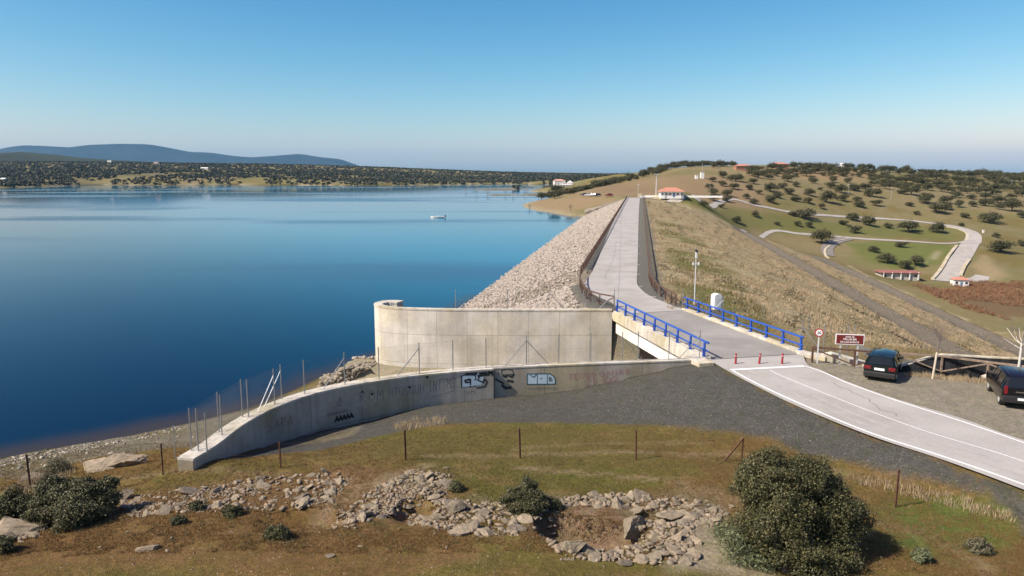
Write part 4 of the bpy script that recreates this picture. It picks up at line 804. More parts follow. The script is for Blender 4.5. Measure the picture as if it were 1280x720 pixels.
for zi, (poly, n, s0, lb, gr) in enumerate(ZON):
    P = np.array(zone_pts(poly, n, rs)); XY = G(P[:, 0], P[:, 1], -.35); k = 0
    for i in range(n):
        s = s0*math.exp(rs.normal(0, .45)); cand.append((s, XY[0][i], XY[1][i], zi))
xs_ = np.array([c[1] for c in cand]); ys_ = np.array([c[2] for c in cand]); zs_ = height(xs_, ys_)
order = sorted(range(len(cand)), key=lambda i: -cand[i][0])
for i in order[:285]:
    s, x, y, zi = cand[i]; o = bpy.data.objects.new('stone', random.choice(ROCKS)); COL.objects.link(o); o.location = (x, y, zs_[i]+s*rs.uniform(-.12, .12)); o.rotation_euler = (rs.normal(0, .35), rs.normal(0, .35), rs.uniform(0, 6.3)); o.scale = (s, s*rs.uniform(.7, 1.1), s*rs.uniform(.7, 1.2)); tag(o, ZON[zi][3], 'stone', ZON[zi][4])
def scatter_rocks(name, pts, sizes, rots, m, lowpoly=True, kind='stuff'):
    base = [rock_mesh(300+i, random.choice([.5, .7, .85]), 1, 7) for i in range(8)]; Vs = []; Fs = []; off = 0; n = len(pts)
    BV = [np.array([v.co[:] for v in b.vertices]) for b in base]; BF = [np.array([p.vertices[:] for p in b.polygons]) for b in base]
    for i in range(n):
        k = i % 8; v = BV[k]*sizes[i]*np.array([1, .8, .8]); a, bb, c = rots[i]; ca, sa = math.cos(a), math.sin(a); cb, sb = math.cos(bb), math.sin(bb)
        v = v @ np.array([[1, 0, 0], [0, cb, -sb], [0, sb, cb]]).T; v = v @ np.array([[ca, -sa, 0], [sa, ca, 0], [0, 0, 1]]).T+pts[i]; Vs.append(v); Fs.append(BF[k]+off); off += len(v)
    o = mesh_np(name, np.vstack(Vs), np.vstack(Fs), m); tag(o, kind=kind); 
    for b in base: bpy.data.meshes.remove(b)
    return o
rest = order[285:]
smallm = mat('rubble_stone', (.28, .225, .155), .9, noise=.25, nscale=3, isl=.35, bump=.4, bscale=9, isl2=(.20, .15, .10))
scatter_rocks('rubble', [np.array([cand[i][1], cand[i][2], zs_[i]+.02]) for i in rest], [cand[i][0]*.9 for i in rest], [(rs.uniform(0, 6.3), rs.normal(0, .4), 0) for i in rest], smallm)
# small rubble filling the same zones
pts = []; 
for zi, (poly, n, s0, lb, gr) in enumerate(ZON[:5]):
    P = np.array(zone_pts(poly, n*7, rs)); XY = G(P[:, 0], P[:, 1], -.35); pts.append(XY.T)
pts = np.vstack(pts); k = fbm(pts[:, 0], pts[:, 1], 1.3, 77, 3) > .45; pts = pts[k]; zz = height(pts[:, 0], pts[:, 1])
scatter_rocks('rubble', [np.array([a, b, c]) for (a, b), c in zip(pts, zz)], rs.uniform(.03, .10, len(pts)), [(rs.uniform(0, 6.3), rs.normal(0, .5), 0) for _ in pts], smallm)
# pebbles: beach edge and scattered on the foreground
P = np.array(zone_pts([(0, 575), (90, 559), (160, 547), (240, 530), (250, 545), (160, 572), (0, 596)], 500, rs)); P = np.vstack([P[:140], np.array(zone_pts([(0, 574), (90, 558), (160, 546), (240, 529), (236, 536), (160, 553), (90, 566), (0, 583)], 500, rs))]); XY = np.array(raycast(P)); XY = XY[~np.isnan(XY[:, 0])]
scatter_rocks('shore_stones', XY, rs.uniform(.03, .11, len(XY))*np.where(rs.rand(len(XY)) > .95, 2.2, 1), [(rs.uniform(0, 6.3), rs.normal(0, .4), 0) for _ in XY], mat('beach_stone', (.30, .26, .2), .9, noise=.2, nscale=3, isl=.4))
P = np.array(zone_pts([(0, 600), (600, 575), (1280, 640), (1280, 719), (0, 719)], 1600, rs)); XY = np.array(raycast(P))
scatter_rocks('pebbles', XY, rs.uniform(.015, .05, len(XY)), [(rs.uniform(0, 6.3), rs.normal(0, .4), 0) for _ in XY], smallm)
P = np.array(zone_pts([(380, 560), (500, 520), (900, 470), (1270, 615), (1270, 628), (900, 545), (700, 523), (500, 530)], 1500, rs)); XY = np.array(raycast(P))
scatter_rocks('gravel', XY, rs.uniform(.015, .045, len(XY)), [(rs.uniform(0, 6.3), rs.normal(0, .4), 0) for _ in XY], mat('gravel_stone', (.2, .185, .165), .9, isl=.5))
# outcrops
for (px, py, s, fl, rz, tl, lb) in [(163, 581, .95, 1.0, .3, .35, 'large cracked pale boulder with a dark shaded end behind the left bush'), (118, 588, .8, .65, .2, .25, 'flat slanting rock slab left of the large cracked boulder'), (152, 624, .42, 1.0, .4, .2, 'upright grey stone at the right side of the left bush'), (40, 598, .5, .6, .3, .2, 'rounded rock among dry grass behind the leftmost bushes'),
        (12, 658, .5, .7, .1, .1, 'biggest grey boulder at the left edge of the photo'), (188, 687, .32, .4, .1, 0, 'flat pale stone lying alone on the brown grass at lower left'), (577, 668, .42, .6, .2, .2, 'large flat tilted stone with a dark hollow below the round bush'), (566, 640, .36, 1.2, .1, .2, 'upright tan stone slab left of the round bush'), (410, 696, .16, .8, .2, .1, 'pale block of stone alone on the grass left of the middle'), (715, 688, .42, 1.1, .3, .1, 'tall rounded stone standing at the lower rim of the pit'), (793, 665, .5, 1.1, .2, .3, 'tall leaning tan slab on the right wall of the pit'), (556, 586, .17, .4, .2, 0, 'pale flat stone lying on the light track above the rubble ridge')]:
    p = raycast([(px, py)])[0]; o = bpy.data.objects.new('boulder', rock_mesh(int(px), .7, 4, 9)); o.data.materials.append(stm); COL.objects.link(o); o.location = (p[0], p[1], p[2]+s*fl*.25); o.scale = (s*1.1, s*.8, s*fl); o.rotation_euler = (tl, -tl*.5, rz); tag(o, lb, 'boulder')
# riprap on the upstream face
N_ = 42000; tt = 62+ (rs.rand(N_)**1.35)*300; ll = -7.0-rs.rand(N_)*19.2
x = tt*DX+ll*DY; y = tt*DY-ll*DX
x2 = rs.uniform(-6, 10, 5200); y2 = rs.uniform(62.6, 86, 5200); x = np.r_[x, x2]; y = np.r_[y, y2]
z = height(x, y); keep = (y > 62.5) & (z < -.03) & (z > WL-.6) & (lat(x, y) < -1.2) & (sdist(x, y, PLAT) > .5) & ~((lat(x, y) > -7.0) & (alo(x, y) > 84))
x, y, z = x[keep], y[keep], z[keep]; sz = (.13+.27*rs.rand(len(x))**3)*(1+np.clip((y-110)/250, 0, 1)*.7)
ripm = mat('riprap_stone', (.45, .375, .305), .9, noise=.15, nscale=2, isl=.3, isl2=(.27, .24, .21), spec=.15)
scatter_rocks('riprap', np.c_[x, y, z+sz*.15], sz, np.c_[rs.uniform(0, 6.3, len(x)), rs.normal(0, .6, len(x)), np.zeros(len(x))], ripm)
P = np.array(zone_pts([(398, 487), (402, 470), (440, 457), (468, 450), (470, 456), (452, 466), (432, 480), (415, 486)], 420, rs)); XY = np.array(raycast(P))
scatter_rocks('riprap', XY+[0, 0, .02], rs.uniform(.12, .34, len(XY)), [(rs.uniform(0, 6.3), rs.normal(0, .5), 0) for _ in XY], mat('shore_riprap', (.30, .255, .19), .9, noise=.15, nscale=2, isl=.3, isl2=(.22, .185, .14)))
# ------------------------------------------------------------------ foliage
def leafmat(name, c1, c2, isl=.35):
    m = mat(name, c1, .55, isl2=c2, isl=isl, noise=.15, nscale=.6, spec=.3); return m
def leaves(lobes, n, size, seed, droop=.3, jit=.16, up=.35, asp=.55, inner=.35):
    r = np.random.RandomState(seed); L_ = np.array([l[:4] for l in lobes]); pr = L_[:, 3]**2; pr = pr/pr.sum(); k = r.choice(len(L_), n, p=pr)
    d = r.normal(size=(n, 3)); d /= np.linalg.norm(d, axis=1)[:, None]; d[:, 2] = np.where(d[:, 2] < -.5, -d[:, 2]*.6, d[:, 2])
    lump = 1+.42*(vnoise(d[:, 0]*2.3+k*7.1+50, d[:, 1]*2.3+d[:, 2]*1.9+50, seed)-.5)*2
    rad = np.where(r.rand(n) < inner, r.uniform(.35, .9, n), 1+r.normal(0, jit, n)*.6)*lump
    rad = rad*np.where(r.rand(n) < .05, r.uniform(1.05, 1.32, n), 1); c = L_[k, :3]+d*(L_[k, 3]*rad)[:, None]*np.array([1, 1, .86])
    nrm = d*.7+r.normal(size=(n, 3))*.7+np.array([0, 0, up]); nrm /= np.linalg.norm(nrm, axis=1)[:, None]
    t_ = np.cross(nrm, r.normal(size=(n, 3))); t_ /= np.linalg.norm(t_, axis=1)[:, None]; b_ = np.cross(nrm, t_); s = (size*r.uniform(.6, 1.3, n))[:, None]
    V = np.stack([c-t_*s, c-b_*s*asp, c+t_*s, c+b_*s*asp], 1).reshape(-1, 3); return V, np.arange(4*n).reshape(n, 4)
oakleaf = leafmat('oak_leaves', (.045, .050, .018), (.10, .09, .036)); bark = mat('bark', (.10, .08, .06), .95, noise=.3, nscale=8, bump=.5); bushleaf = leafmat('bush_leaves', (.048, .052, .020), (.11, .10, .045)); broom = leafmat('broom_leaves', (.09, .115, .045), (.17, .17, .09)); drys = leafmat('dry_scrub', (.16, .13, .08), (.10, .10, .05))
def tree(name, base, lobes, n, size, lm, seed, label, cat, group=None, trunk=.12, part='crown', **kw):
    root = empty(name, base); tag(root, label, cat, group); Lb = [(l[0]-base[0], l[1]-base[1], l[2]-base[2], l[3]) for l in lobes]
    V, Fq = leaves(Lb, n, size, seed, **kw); V = V[:]; V[:, 2] = np.maximum(V[:, 2], -.05); mesh_np(part, V, Fq, lm, root)
    mb = MB()
    for l in Lb[:7]: 
        q = Vector(l[:3])*.5+Vector((random.uniform(-.1, .1), random.uniform(-.1, .1), 0)); mb.tube([(0, 0, -.2), tuple(Vector((0, 0, .15))+q*.3), tuple(q), l[:3]], [trunk, trunk*.6, trunk*.3, trunk*.08], 6)
    mb.build('trunk', bark, root); return root
BASE = [0, 0]
def lob(px, py, dY, r): return (*GY(px, py, BASE[0]+dY), r)
def gb(px, py):
    p = tuple(float(v) for v in raycast([(px, py)])[0]); BASE[0] = p[1]; return p
tree('holm_oak', gb(985, 716), [lob(958, 592, 1.4, .78), lob(1000, 594, 1.7, .78), lob(1025, 610, 1.8, .62), lob(940, 612, 1.1, .5), lob(975, 632, .9, 1.0), lob(1030, 642, 1.4, .9), lob(1058, 652, 1.4, .68), lob(1045, 672, 1.1, .6), lob(960, 665, .5, .85), lob(1000, 690, .4, .95), lob(1040, 700, .5, .6)], 120000, .036, oakleaf, 5, 'big dense dark green holm oak bush at lower right beside the bare earth', 'tree', trunk=.16, jit=.12)
tree('shrub', gb(925, 705), [lob(918, 672, .2, .5), lob(935, 690, .1, .55), lob(905, 668, .3, .3), lob(950, 705, 0, .4)], 12000, .06, broom, 6, 'lighter grey green broom shrub against the left foot of the big right bush', 'shrub', trunk=.05, asp=.18, jit=.3)
tree('holm_oak', gb(92, 660), [lob(70, 617, 1.0, .6), lob(110, 615, 1.1, .62), lob(95, 640, .5, .74), lob(62, 640, .6, .55), lob(128, 630, .9, .48), lob(135, 606, 1.5, .28)], 80000, .036, bushleaf, 8, 'wide dark holm oak bush at left in front of the beach', 'tree', trunk=.1, jit=.16)
tree('holm_oak', gb(15, 650), [lob(12, 632, .3, .55), lob(28, 636, .3, .42), lob(0, 640, .3, .55)], 30000, .036, oakleaf, 9, 'small dark bush cut by the left edge, left of the wide bush', 'tree', trunk=.06)
tree('shrub', gb(2, 690), [lob(4, 682, 0, .3)], 3000, .04, oakleaf, 10, 'tiny dark bush at the left edge below the boulders', 'shrub', trunk=.03)
tree('holm_oak', gb(657, 643), [lob(657, 613, .5, .42), lob(645, 626, .2, .42), lob(668, 627, .3, .42), lob(656, 634, .1, .42)], 36000, .03, bushleaf, 12, 'round dark green bush standing alone above the stone pit', 'tree', trunk=.06)
for i, (px, py, r, mt, lb) in enumerate([(222, 655, .2, bushleaf, 'low grey green shrub on the rubble bank, left of its smaller neighbour'), (244, 637, .2, bushleaf, 'small grey green shrub on the rubble bank, second from the left bush'), (290, 644, .26, oakleaf, 'dark low shrub at the right part of the left rubble bank'), (68, 592, .5, drys, 'dry olive scrub behind the wide left bush at the edge of the slope'), (570, 613, .22, oakleaf, 'tiny dark shrub on the rubble ridge left of the round bush'), (345, 672, .3, oakleaf, 'low green shrub in the hollow below the left rubble bank'), (690, 636, .26, oakleaf, 'small dark shrub touching the right side of the round bush'), (1222, 690, .3, drys, 'brown dead scrub clump on the green grass at lower right'), (1150, 700, .25, broom, 'small green scrub in the grass right of the big bush')]):
    p = gb(px, py); tree('shrub', p, [(p[0], p[1], p[2]+r*.5, r), (p[0]+r*.7, p[1], p[2]+r*.4, r*.7)], 6000, .026, mt, 30+i, lb, 'shrub', trunk=.02)
# holm oaks of the hillside: a few shapes, copied
VAR = []
for v in range(10):
    r = random.Random(50+v); lb = [(r.uniform(-.08, .08), r.uniform(-.08, .08), .34, r.uniform(.27, .34))]
    for k in range(8+v % 4): a = r.uniform(0, 6.3); q = r.uniform(.10, .40); lb.append((math.cos(a)*q, math.sin(a)*q, r.uniform(.18, .48), r.uniform(.15, .25)))
    V, Fq = leaves(lb, 2600, .034, 60+v, inner=.3, jit=.25); cm_ = mesh_np('crown', V, Fq, oakleaf); mb = MB(); mb.tube([(0, 0, -.08), (.01, 0, .15), (.02, .01, .35), (0, 0, .5)], [.035, .028, .02, .01], 6)
    for k in range(4): a = k*1.6+v; mb.tube([(.01, 0, .14), (math.cos(a)*.12, math.sin(a)*.12, .33), (math.cos(a)*.25, math.sin(a)*.25, .5)], [.02, .014, .006], 5)
    tk = mb.build('trunk', bark); VAR.append((cm_, tk))
used = [False]*10; noak = 0
def oak(p, w, label, group, s=None):
    global noak
    noak += 1; v = (noak*7) % 10; cr_, tk = VAR[v]; root = empty('holm_oak', (p[0], p[1], p[2])); k = w; root.scale = (k*random.uniform(.9, 1.1), k*random.uniform(.9, 1.1), k*random.uniform(.8, 1.05)); root.rotation_euler = (0, 0, random.uniform(0, 6.3)); tag(root, label, 'tree', group)
    for o in (cr_, tk):
        if not used[v]: c = o
        else: c = o.copy(); COL.objects.link(c)
        c.parent = root
    used[v] = True
Z4 = [(702, 430, 38), (790, 418, 80), (838, 465, 85), (742, 474, 32), (988, 490, 42), (1112, 515, 85), (1220, 455, 75), (1020, 432, 45), (1085, 430, 60), (1145, 415, 60), (895, 418, 60), (420, 500, 52), (378, 525, 40), (435, 565, 60), (508, 530, 78), (600, 540, 42), (700, 560, 85), (850, 565, 75), (968, 530, 32), (525, 660, 50), (668, 637, 50), (597, 715, 75), (735, 728, 70), (1140, 588, 35), (1165, 660, 100), (1270, 630, 40), (1275, 490, 50), (430, 355, 50), (485, 345, 50), (520, 385, 70), (450, 405, 42), (460, 438, 45), (540, 428, 48), (615, 330, 45), (580, 325, 45), (670, 370, 42), (715, 375, 70), (800, 352, 58), (850, 330, 50), (940, 388, 48), (1010, 395, 42)]
Z7 = [(405, 322, 45), (492, 290, 45), (570, 275, 92), (575, 352, 75), (655, 252, 58), (690, 205, 82), (700, 293, 75), (745, 342, 65), (835, 302, 70), (915, 264, 35), (960, 352, 112), (918, 392, 50), (1060, 284, 90), (985, 250, 70), (862, 216, 60), (820, 168, 65), (463, 448, 62), (725, 443, 55), (337, 490, 70), (232, 386, 42), (112, 375, 60), (620, 505, 40), (757, 512, 50), (832, 517, 60), (815, 460, 110), (170, 205, 50), (240, 178, 65), (330, 202, 92), (445, 168, 65), (553, 188, 55), (635, 148, 60), (455, 222, 62), (1140, 470, 70), (1080, 505, 50), (1185, 380, 60), (925, 630, 128), (935, 165, 45), (1040, 155, 70), (750, 170, 30), (1140, 165, 25), (1150, 265, 60)]
L1 = [(960+x/4, 150+y/4, w/4, 1) for x, y, w in Z4]+[(860+x/5.536, 190+y/5.536, w/5.536, 1) for x, y, w in Z7]+[(1133, 336, 17, 1)]
r_ = np.random.RandomState(5)
def extra(n, x0, x1, f0, f1, mind, wr, dens=None):
    k = 0; tries = 0
    while k < n and tries < 8000:
        tries += 1; px = r_.uniform(x0, x1); py = r_.uniform(f0(px), f1(px))
        if all((px-a)**2/1.6+((py-b)*1.8)**2 > mind*mind for a, b, w, z in L1): L1.append((px, py, r_.uniform(*wr), 0)); k += 1
sky_ = lambda px: float(np.interp(px, [900, 930, 1000, 1060, 1100, 1200, 1290], [212, 214, 210, 211, 214, 218.5, 222]))
extra(34, 935, 1095, sky_, lambda p: sky_(p)+10, 7, (9, 14))
extra(62, 1090, 1285, sky_, lambda p: np.interp(p, [1090, 1285], [236, 246]), 8, (9, 15))
extra(16, 880, 1095, lambda p: sky_(p)+12, lambda p: 255, 13, (9, 13))
extra(14, 1180, 1285, lambda p: 240, lambda p: 262, 12, (9, 14))
PR = raycast([(a, b) for a, b, w, z in L1])
def zone_label(px, py):
    if py < sky_(px)+5: return ('small dark oak on the skyline of the right hill', 'oaks on the right skyline')
    if px > 1085 and py < 246: return ('dark oak in the dense grove on the upper right of the hill', 'oaks of the upper right grove')
    up_y = np.interp(px, [870, 950, 1000, 1080, 1160, 1215], [251, 259, 268, 274, 280, 293]); lo_y = np.interp(px, [925, 1040, 1130, 1205], [290, 295, 299, 303])
    if px > 1215 or py < up_y: return ('round holm oak scattered on the grassy slope above the upper valley road', 'oaks above the upper road')
    if py < lo_y+1: return ('dark holm oak on the green strip between the two valley roads', 'oaks between the two valley roads')
    return ('holm oak on the round green meadow below the lower valley road', 'oaks below the lower road')
special = {(1026, 303.8): 'largest dark round oak, standing alone at the fork of the lower valley road', (1251.25, 315): 'wide spreading oak alone on the slope right of the steep road', (1133, 336): 'oak just above the red roofed valve house'}
for (px, py, w, zf), p in zip(L1, PR):
    if np.isnan(p[0]): continue
    lb, gr = zone_label(px, py); sp_l = None
    for k, v in special.items():
        if abs(k[0]-px) < 2 and abs(k[1]-py) < 3: sp_l = v
    wm = w*p[1]/925/.86; wm = min(wm, 15)
    oak((p[0], p[1], p[2]-.1), wm, sp_l or lb, None if sp_l else gr)
# tree line behind the brown slope and the trees of the promontory
for i in range(62):
    px = 688+i*3.75+r_.uniform(-1.5, 1.5); Yb = np.interp(px, [688, 720, 800, 870, 920], [480, 530, 615, 650, 700])+r_.uniform(0, 150); x = GY(px, 230, Yb)[0]; z = hz(x, Yb)
    oak((x, Yb, z-.3), r_.uniform(5.5, 12), 'dark evergreen oak in the closed line of trees behind the bare brown slope', 'oaks in the line behind the brown slope')
for px, py, w, lb in [(666, 251, 9, 'leftmost round tree at the tip of the brown promontory'), (677, 250, 11, 'second tree of the promontory, joined to the leftmost one'), (684, 247.5, 8, 'small tree of the promontory below the tall one'), (693, 248.5, 13, 'tree with a clear trunk at the front right of the promontory group'), (697, 240.5, 15, 'flat topped tree standing between the promontory group and the white farmhouse'), (713, 243, 12, 'dark tree at the left end of the tree line on the promontory')]:
    p = raycast([(px, py)])[0]; oak(p, w*p[1]/925/.8, lb, None)
# far woods: uncountable trees as one mass
def woods(name, N_, xr, yr, dens, size, seed, off=0):
    r = np.random.RandomState(seed); a = r.uniform(*xr, N_); Y = yr[0]*(yr[1]/yr[0])**r.rand(N_); x = a*Y
    z = height(x, Y); keep = (z > WL+.8) & (fbm(x, Y, 150, 7, 4)*.6+fbm(x, Y, 45, 8, 3)*.4 > dens); x, Y, z = x[keep], Y[keep], z[keep]; n = len(x); q = 14
    c = np.repeat(np.c_[x, Y, z+size*.45], q, 0); rad = np.repeat(r.uniform(.6, 1.25, n)*size, q); d = r.normal(size=(n*q, 3)); d /= np.linalg.norm(d, axis=1)[:, None]; c = c+d*rad[:, None]*np.array([.75, .75, .42])
    nr_ = d+r.normal(size=d.shape)*.5; nr_ /= np.linalg.norm(nr_, axis=1)[:, None]; t_ = np.cross(nr_, r.normal(size=d.shape)); t_ /= np.linalg.norm(t_, axis=1)[:, None]; b_ = np.cross(nr_, t_); s = (rad*.42)[:, None]
    V = np.stack([c-t_*s, c-b_*s, c+t_*s, c+b_*s], 1).reshape(-1, 3); o = mesh_np(name, V, np.arange(len(V)).reshape(-1, 4), leafmat('far_leaves', (.030, .038, .018), (.055, .055, .03)), None); tag(o, kind='stuff'); return o
woods('far_wood', 26000, (-.9, .02), (1075, 3400), .355, 3.4, 3)
woods('far_wood', 6000, (.0, .16), (900, 3200), .40, 3.8, 4)
woods('far_wood', 2600, (.16, .9), (1050, 2600), .44, 4.6, 5)
# ------------------------------------------------------------------ grass
def blades(name, x, y, z, hh, w, nb, m, lean=.35, seed=1):
    r = np.random.RandomState(seed); n = len(x); c = np.repeat(np.c_[x, y, z], nb, 0); a = r.uniform(0, 6.283, n*nb); H_ = np.repeat(hh, nb)*r.uniform(.6, 1.1, n*nb); c[:, 0] += r.normal(0, 1, n*nb)*H_*.35; c[:, 1] += r.normal(0, 1, n*nb)*H_*.35
    d = np.c_[np.cos(a), np.sin(a), np.zeros(n*nb)]; t_ = np.c_[-np.sin(a), np.cos(a), np.zeros(n*nb)]; l = r.uniform(0, lean, n*nb)*H_; tip = c+d*l[:, None]; tip[:, 2] += H_; ww = (w*r.uniform(.6, 1.2, n*nb))[:, None]
    V = np.stack([c-t_*ww, c+t_*ww, tip], 1).reshape(-1, 3); V[0::3, 2] -= .05; V[1::3, 2] -= .05
    o = mesh_np(name, V, np.arange(len(V)).reshape(-1, 3), m); tag(o, kind='stuff'); return o
straw = leafmat('straw', (.44, .34, .21), (.32, .24, .14), .2); olive = leafmat('green_grass', (.13, .115, .032), (.21, .155, .055), .25)
N_ = 100000; tt = 60+rs.rand(N_)**1.7*290; ll = 2.6+rs.rand(N_)*102; x = tt*DX+ll*DY; y = tt*DY-ll*DX; k = (y > 62.8) & ~((ll > 45.5) & (ll < 54) & (rs.rand(N_) > .12)) & ~((ll > 86.5) & (rs.rand(N_) > .15)); x, y, ll = x[k], y[k], ll[k]
z = height(x, y); df = np.abs(z-np.interp(ll, DP_L, DP_Z)); cl = fbm(x, y, 4, 15, 4); k = ((df < 2.2) | (sdist(x, y, PLAT) < 20)) & (cl > .30); x, y, z, cl, ll = x[k], y[k], z[k], cl[k], ll[k]
hh = .12+.42*np.clip((cl-.42)*2.5, 0, 1); gr_ = (ll > 4) & (ll < 13) & (fbm(x, y, 14, 51, 4) > .48) & (rs.rand(len(x)) < .7) & (y < 190)
blades('dry_grass', x[~gr_], y[~gr_], z[~gr_], hh[~gr_], .035, 6, straw, 1.0, 3); blades('grass', x[gr_], y[gr_], z[gr_], hh[gr_]*.8, .035, 6, olive, 1.0, 4)
# darker tussocks on the slope
k = rs.rand(len(x)) < .0045; V, Fq = leaves([(a, b, c+.2, rs.uniform(.35, .9)) for a, b, c in zip(x[k], y[k], z[k])], int(k.sum())*60, .16, 8, asp=.3); o = mesh_np('scrub', V, Fq, leafmat('slope_scrub', (.15, .125, .06), (.23, .19, .11))); tag(o, kind='stuff')
# short foreground grass
N_ = 110000; px = rs.uniform(-40, 1320, N_); py = rs.uniform(522, 722, N_); XY = G(px, py, -.5); x, y = XY[0], XY[1]
k = (sdist(x, y, gp) > .3) & (sdist(x, y, ROADPOLY) > .8) & (sdist(x, y, pk) > 0) & (y < 40); x, y = x[k], y[k]; cl = fbm(x, y, 1.7, 58, 4); c2_ = fbm(x, y, .8, 59, 3)
bare = sdist(x, y, nr([(850, 655), (900, 640), (905, 690), (955, 740), (840, 740)])) < 0; k = (c2_ > .36) & ~bare; x, y = x[k], y[k]; z = height(x, y); g2 = fbm(x, y, 14, 51, 4)+.25*(fbm(x, y, 2.3, 33, 3)-.5)
g2 = g2+np.interp(y, [24, 30, 33], [-.06, .0, .06]); g_ = g2 > .54
bro = leafmat('brown_grass', (.25, .148, .062), (.165, .098, .036), .25)
blades('brown_grass', x[~g_], y[~g_], z[~g_], np.full((~g_).sum(), .07), .009, 5, bro, .9, 5); blades('grass', x[g_], y[g_], z[g_], np.full(g_.sum(), .065), .009, 5, olive, .9, 6)
k = (rs.rand(len(x)) < .035) & (fbm(x, y, 1.1, 71, 3) > .5); wx_, wy_, wz_ = x[k], y[k], z[k]
V, Fq = leaves([(a, b, c+.02, rs.uniform(.03, .13)) for a, b, c in zip(wx_, wy_, wz_)], len(wx_)*30, .018, 14, asp=.35); o = mesh_np('weeds', V, Fq, leafmat('weed_leaves', (.07, .085, .025), (.16, .12, .05))); tag(o, kind='stuff')
# dry tufts along the wall foot, the road edge and the lip of the beach
P = np.array(zone_pts([(20, 600), (75, 582), (95, 590), (60, 612), (20, 620)], 500, rs).__add__(zone_pts([(480, 535), (520, 524), (560, 522), (560, 530), (500, 540)], 200, rs)).__add__(zone_pts([(1060, 592), (1180, 617), (1270, 645), (1270, 655), (1150, 625), (1060, 602)], 260, rs)).__add__(zone_pts([(1125, 464), (1280, 474), (1280, 486), (1130, 470)], 700, rs)))
XY = raycast(P); XY = XY[~np.isnan(XY[:, 0])]; blades('dry_grass', XY[:, 0], XY[:, 1], XY[:, 2], np.full(len(XY), .22), .012, 6, straw, .7, 9)
# ochre and red undergrowth in the valley
P = np.array(zone_pts([(1130, 352), (1235, 352), (1290, 352), (1290, 410), (1240, 395), (1200, 385)], 2600, rs)); XY = raycast(P); XY = XY[~np.isnan(XY[:, 0])]; XY = XY[fbm(XY[:, 0], XY[:, 1], 14, 19, 4) > .5]
V, Fq = leaves([(a, b, c+.3, rs.uniform(.3, 1.1)) for a, b, c in XY], len(XY)*22, .28, 9, asp=.3); o = mesh_np('red_undergrowth', V, Fq, leafmat('red_scrub', (.30, .10, .055), (.15, .13, .06))); tag(o, kind='stuff')
# ------------------------------------------------------------------ buildings
wallw = mat('white_plaster', (.78, .76, .71), .8, noise=.07, nscale=2); tile = mat('roof_tiles', (.46, .20, .13), .85, noise=.25, nscale=1.5); tiled = mat('dark_roof_tiles', (.30, .11, .085), .85, noise=.25, nscale=1.5); glassd = mat('dark_glass', (.02, .025, .03), .1); greyp = mat('grey_plaster', (.42, .39, .34), .85, noise=.1, nscale=1); bluep = mat('blue_door', (.12, .22, .35), .6); brick = mat('brick_wall', (.33, .17, .10), .85, noise=.2, nscale=2)
def house(p, w, d, h, label, roofh=1.6, hip=True, rz=0, wm=wallw, rm=tile, wins=4, door=True, over=.45, name='house', cat='house', grp=None, flat=False, winh=1.0):
    root = empty(name, (p[0], p[1], p[2]), rz); tag(root, label, cat, grp)
    MB().box((0, 0, h/2-.4), (w, d, h+.8)).build('wall', wm, root)
    mb = MB(); a, b = w/2+over, d/2+over
    if flat: mb.box((0, 0, h+.12), (2*a, 2*b, .24))
    else:
        k = min(b, a*.6) if hip else 0
        vs = [(-a, -b, h), (a, -b, h), (a, b, h), (-a, b, h), (-a+k, 0, h+roofh), (a-k, 0, h+roofh)]
        mb.v = vs; mb.f = [(0, 1, 5, 4), (1, 2, 5), (2, 3, 4, 5), (3, 0, 4), (3, 2, 1, 0)]
    rf = mb.build('roof', rm, root)
    if not flat: MB().box((0, 0, h-.06), (2*a-.2, 2*b-.2, .1)).build('eaves', wm, root)
    for i in range(wins):
        x = -w/2+w*(i+.5)/wins
        if door and i == wins//2: MB().box((x, -d/2-.01, 1.05), (1.0, .1, 2.1)).build('door', bluep, root)
        else: fr = MB().box((x, -d/2-.01, h*.55), (1.25, .08, winh+.15)).build('window', wm, root); MB().box((x, -d/2-.045, h*.55), (1.05, .04, winh)).build('pane', glassd, fr)
    return root
p = raycast([(838.5, 246)])[0]; s_ = p[1]/925
hs_ = house(p, 28*s_, 8, 2.7, 'white caretaker house with hipped orange tile roof at the far end of the dam', 2.0, wins=6, rz=R(-4), over=.9, winh=.7)
for x in (-1, 1): MB().box((x*4, -4.5, 1.3), (.25, .25, 2.6)).build('column', wallw, hs_)
p = raycast([(699, 233.5)])[0]; s_ = p[1]/925
house(p, 14*s_, 10, 4.6*1.4, 'two storey white farmhouse with a reddish roof by the far inlet', 2.2, rz=R(5), rm=mat('faded_tiles', (.48, .26, .2), .85), wins=4)
house((p[0]+17*s_/1.3, p[1]-4, p[2]-.5), 12*s_, 8, 4.5, 'low white gabled barn joined to the right side of the far farmhouse', 3.4, hip=False, rz=R(85), rm=wallw, wins=2, door=False)
house((p[0]+8*s_, p[1]-14, p[2]-.8), 10*s_, 6, 3.4, 'long low white shed in front of the far farmhouse', .6, hip=False, rm=wallw, wins=3, door=False)
for px, py, wpx, lb in ((928, 210.5, 19, 'long red roofed building on the hilltop, the left one of two'), (973.5, 209, 20, 'long red roofed building on the hilltop, the right one of two')):
    Y_ = np.interp(px, [900, 930, 975], [600, 655, 700]); x = GY(px, py, Y_)[0]; z = hz(x, Y_); s_ = Y_/925; house((x, Y_, z), wpx*s_, 9, 3.6, lb, 1.7, rm=tile, wm=brick, wins=6)
for px, py, w_, lb, Y_ in ((1018, 209, 4, 'small white hut on the ridge between the oaks', 735), (1053, 210, 5, 'tiny white house on the ridge, right of the hut', 760), (894, 217, 0, '', 0)):
    if w_: x = GY(px, py, Y_)[0]; house((x, Y_, hz(x, Y_)), w_*Y_/925, 5, 3.2, lb, .8, hip=False, rm=wallw, wins=2)
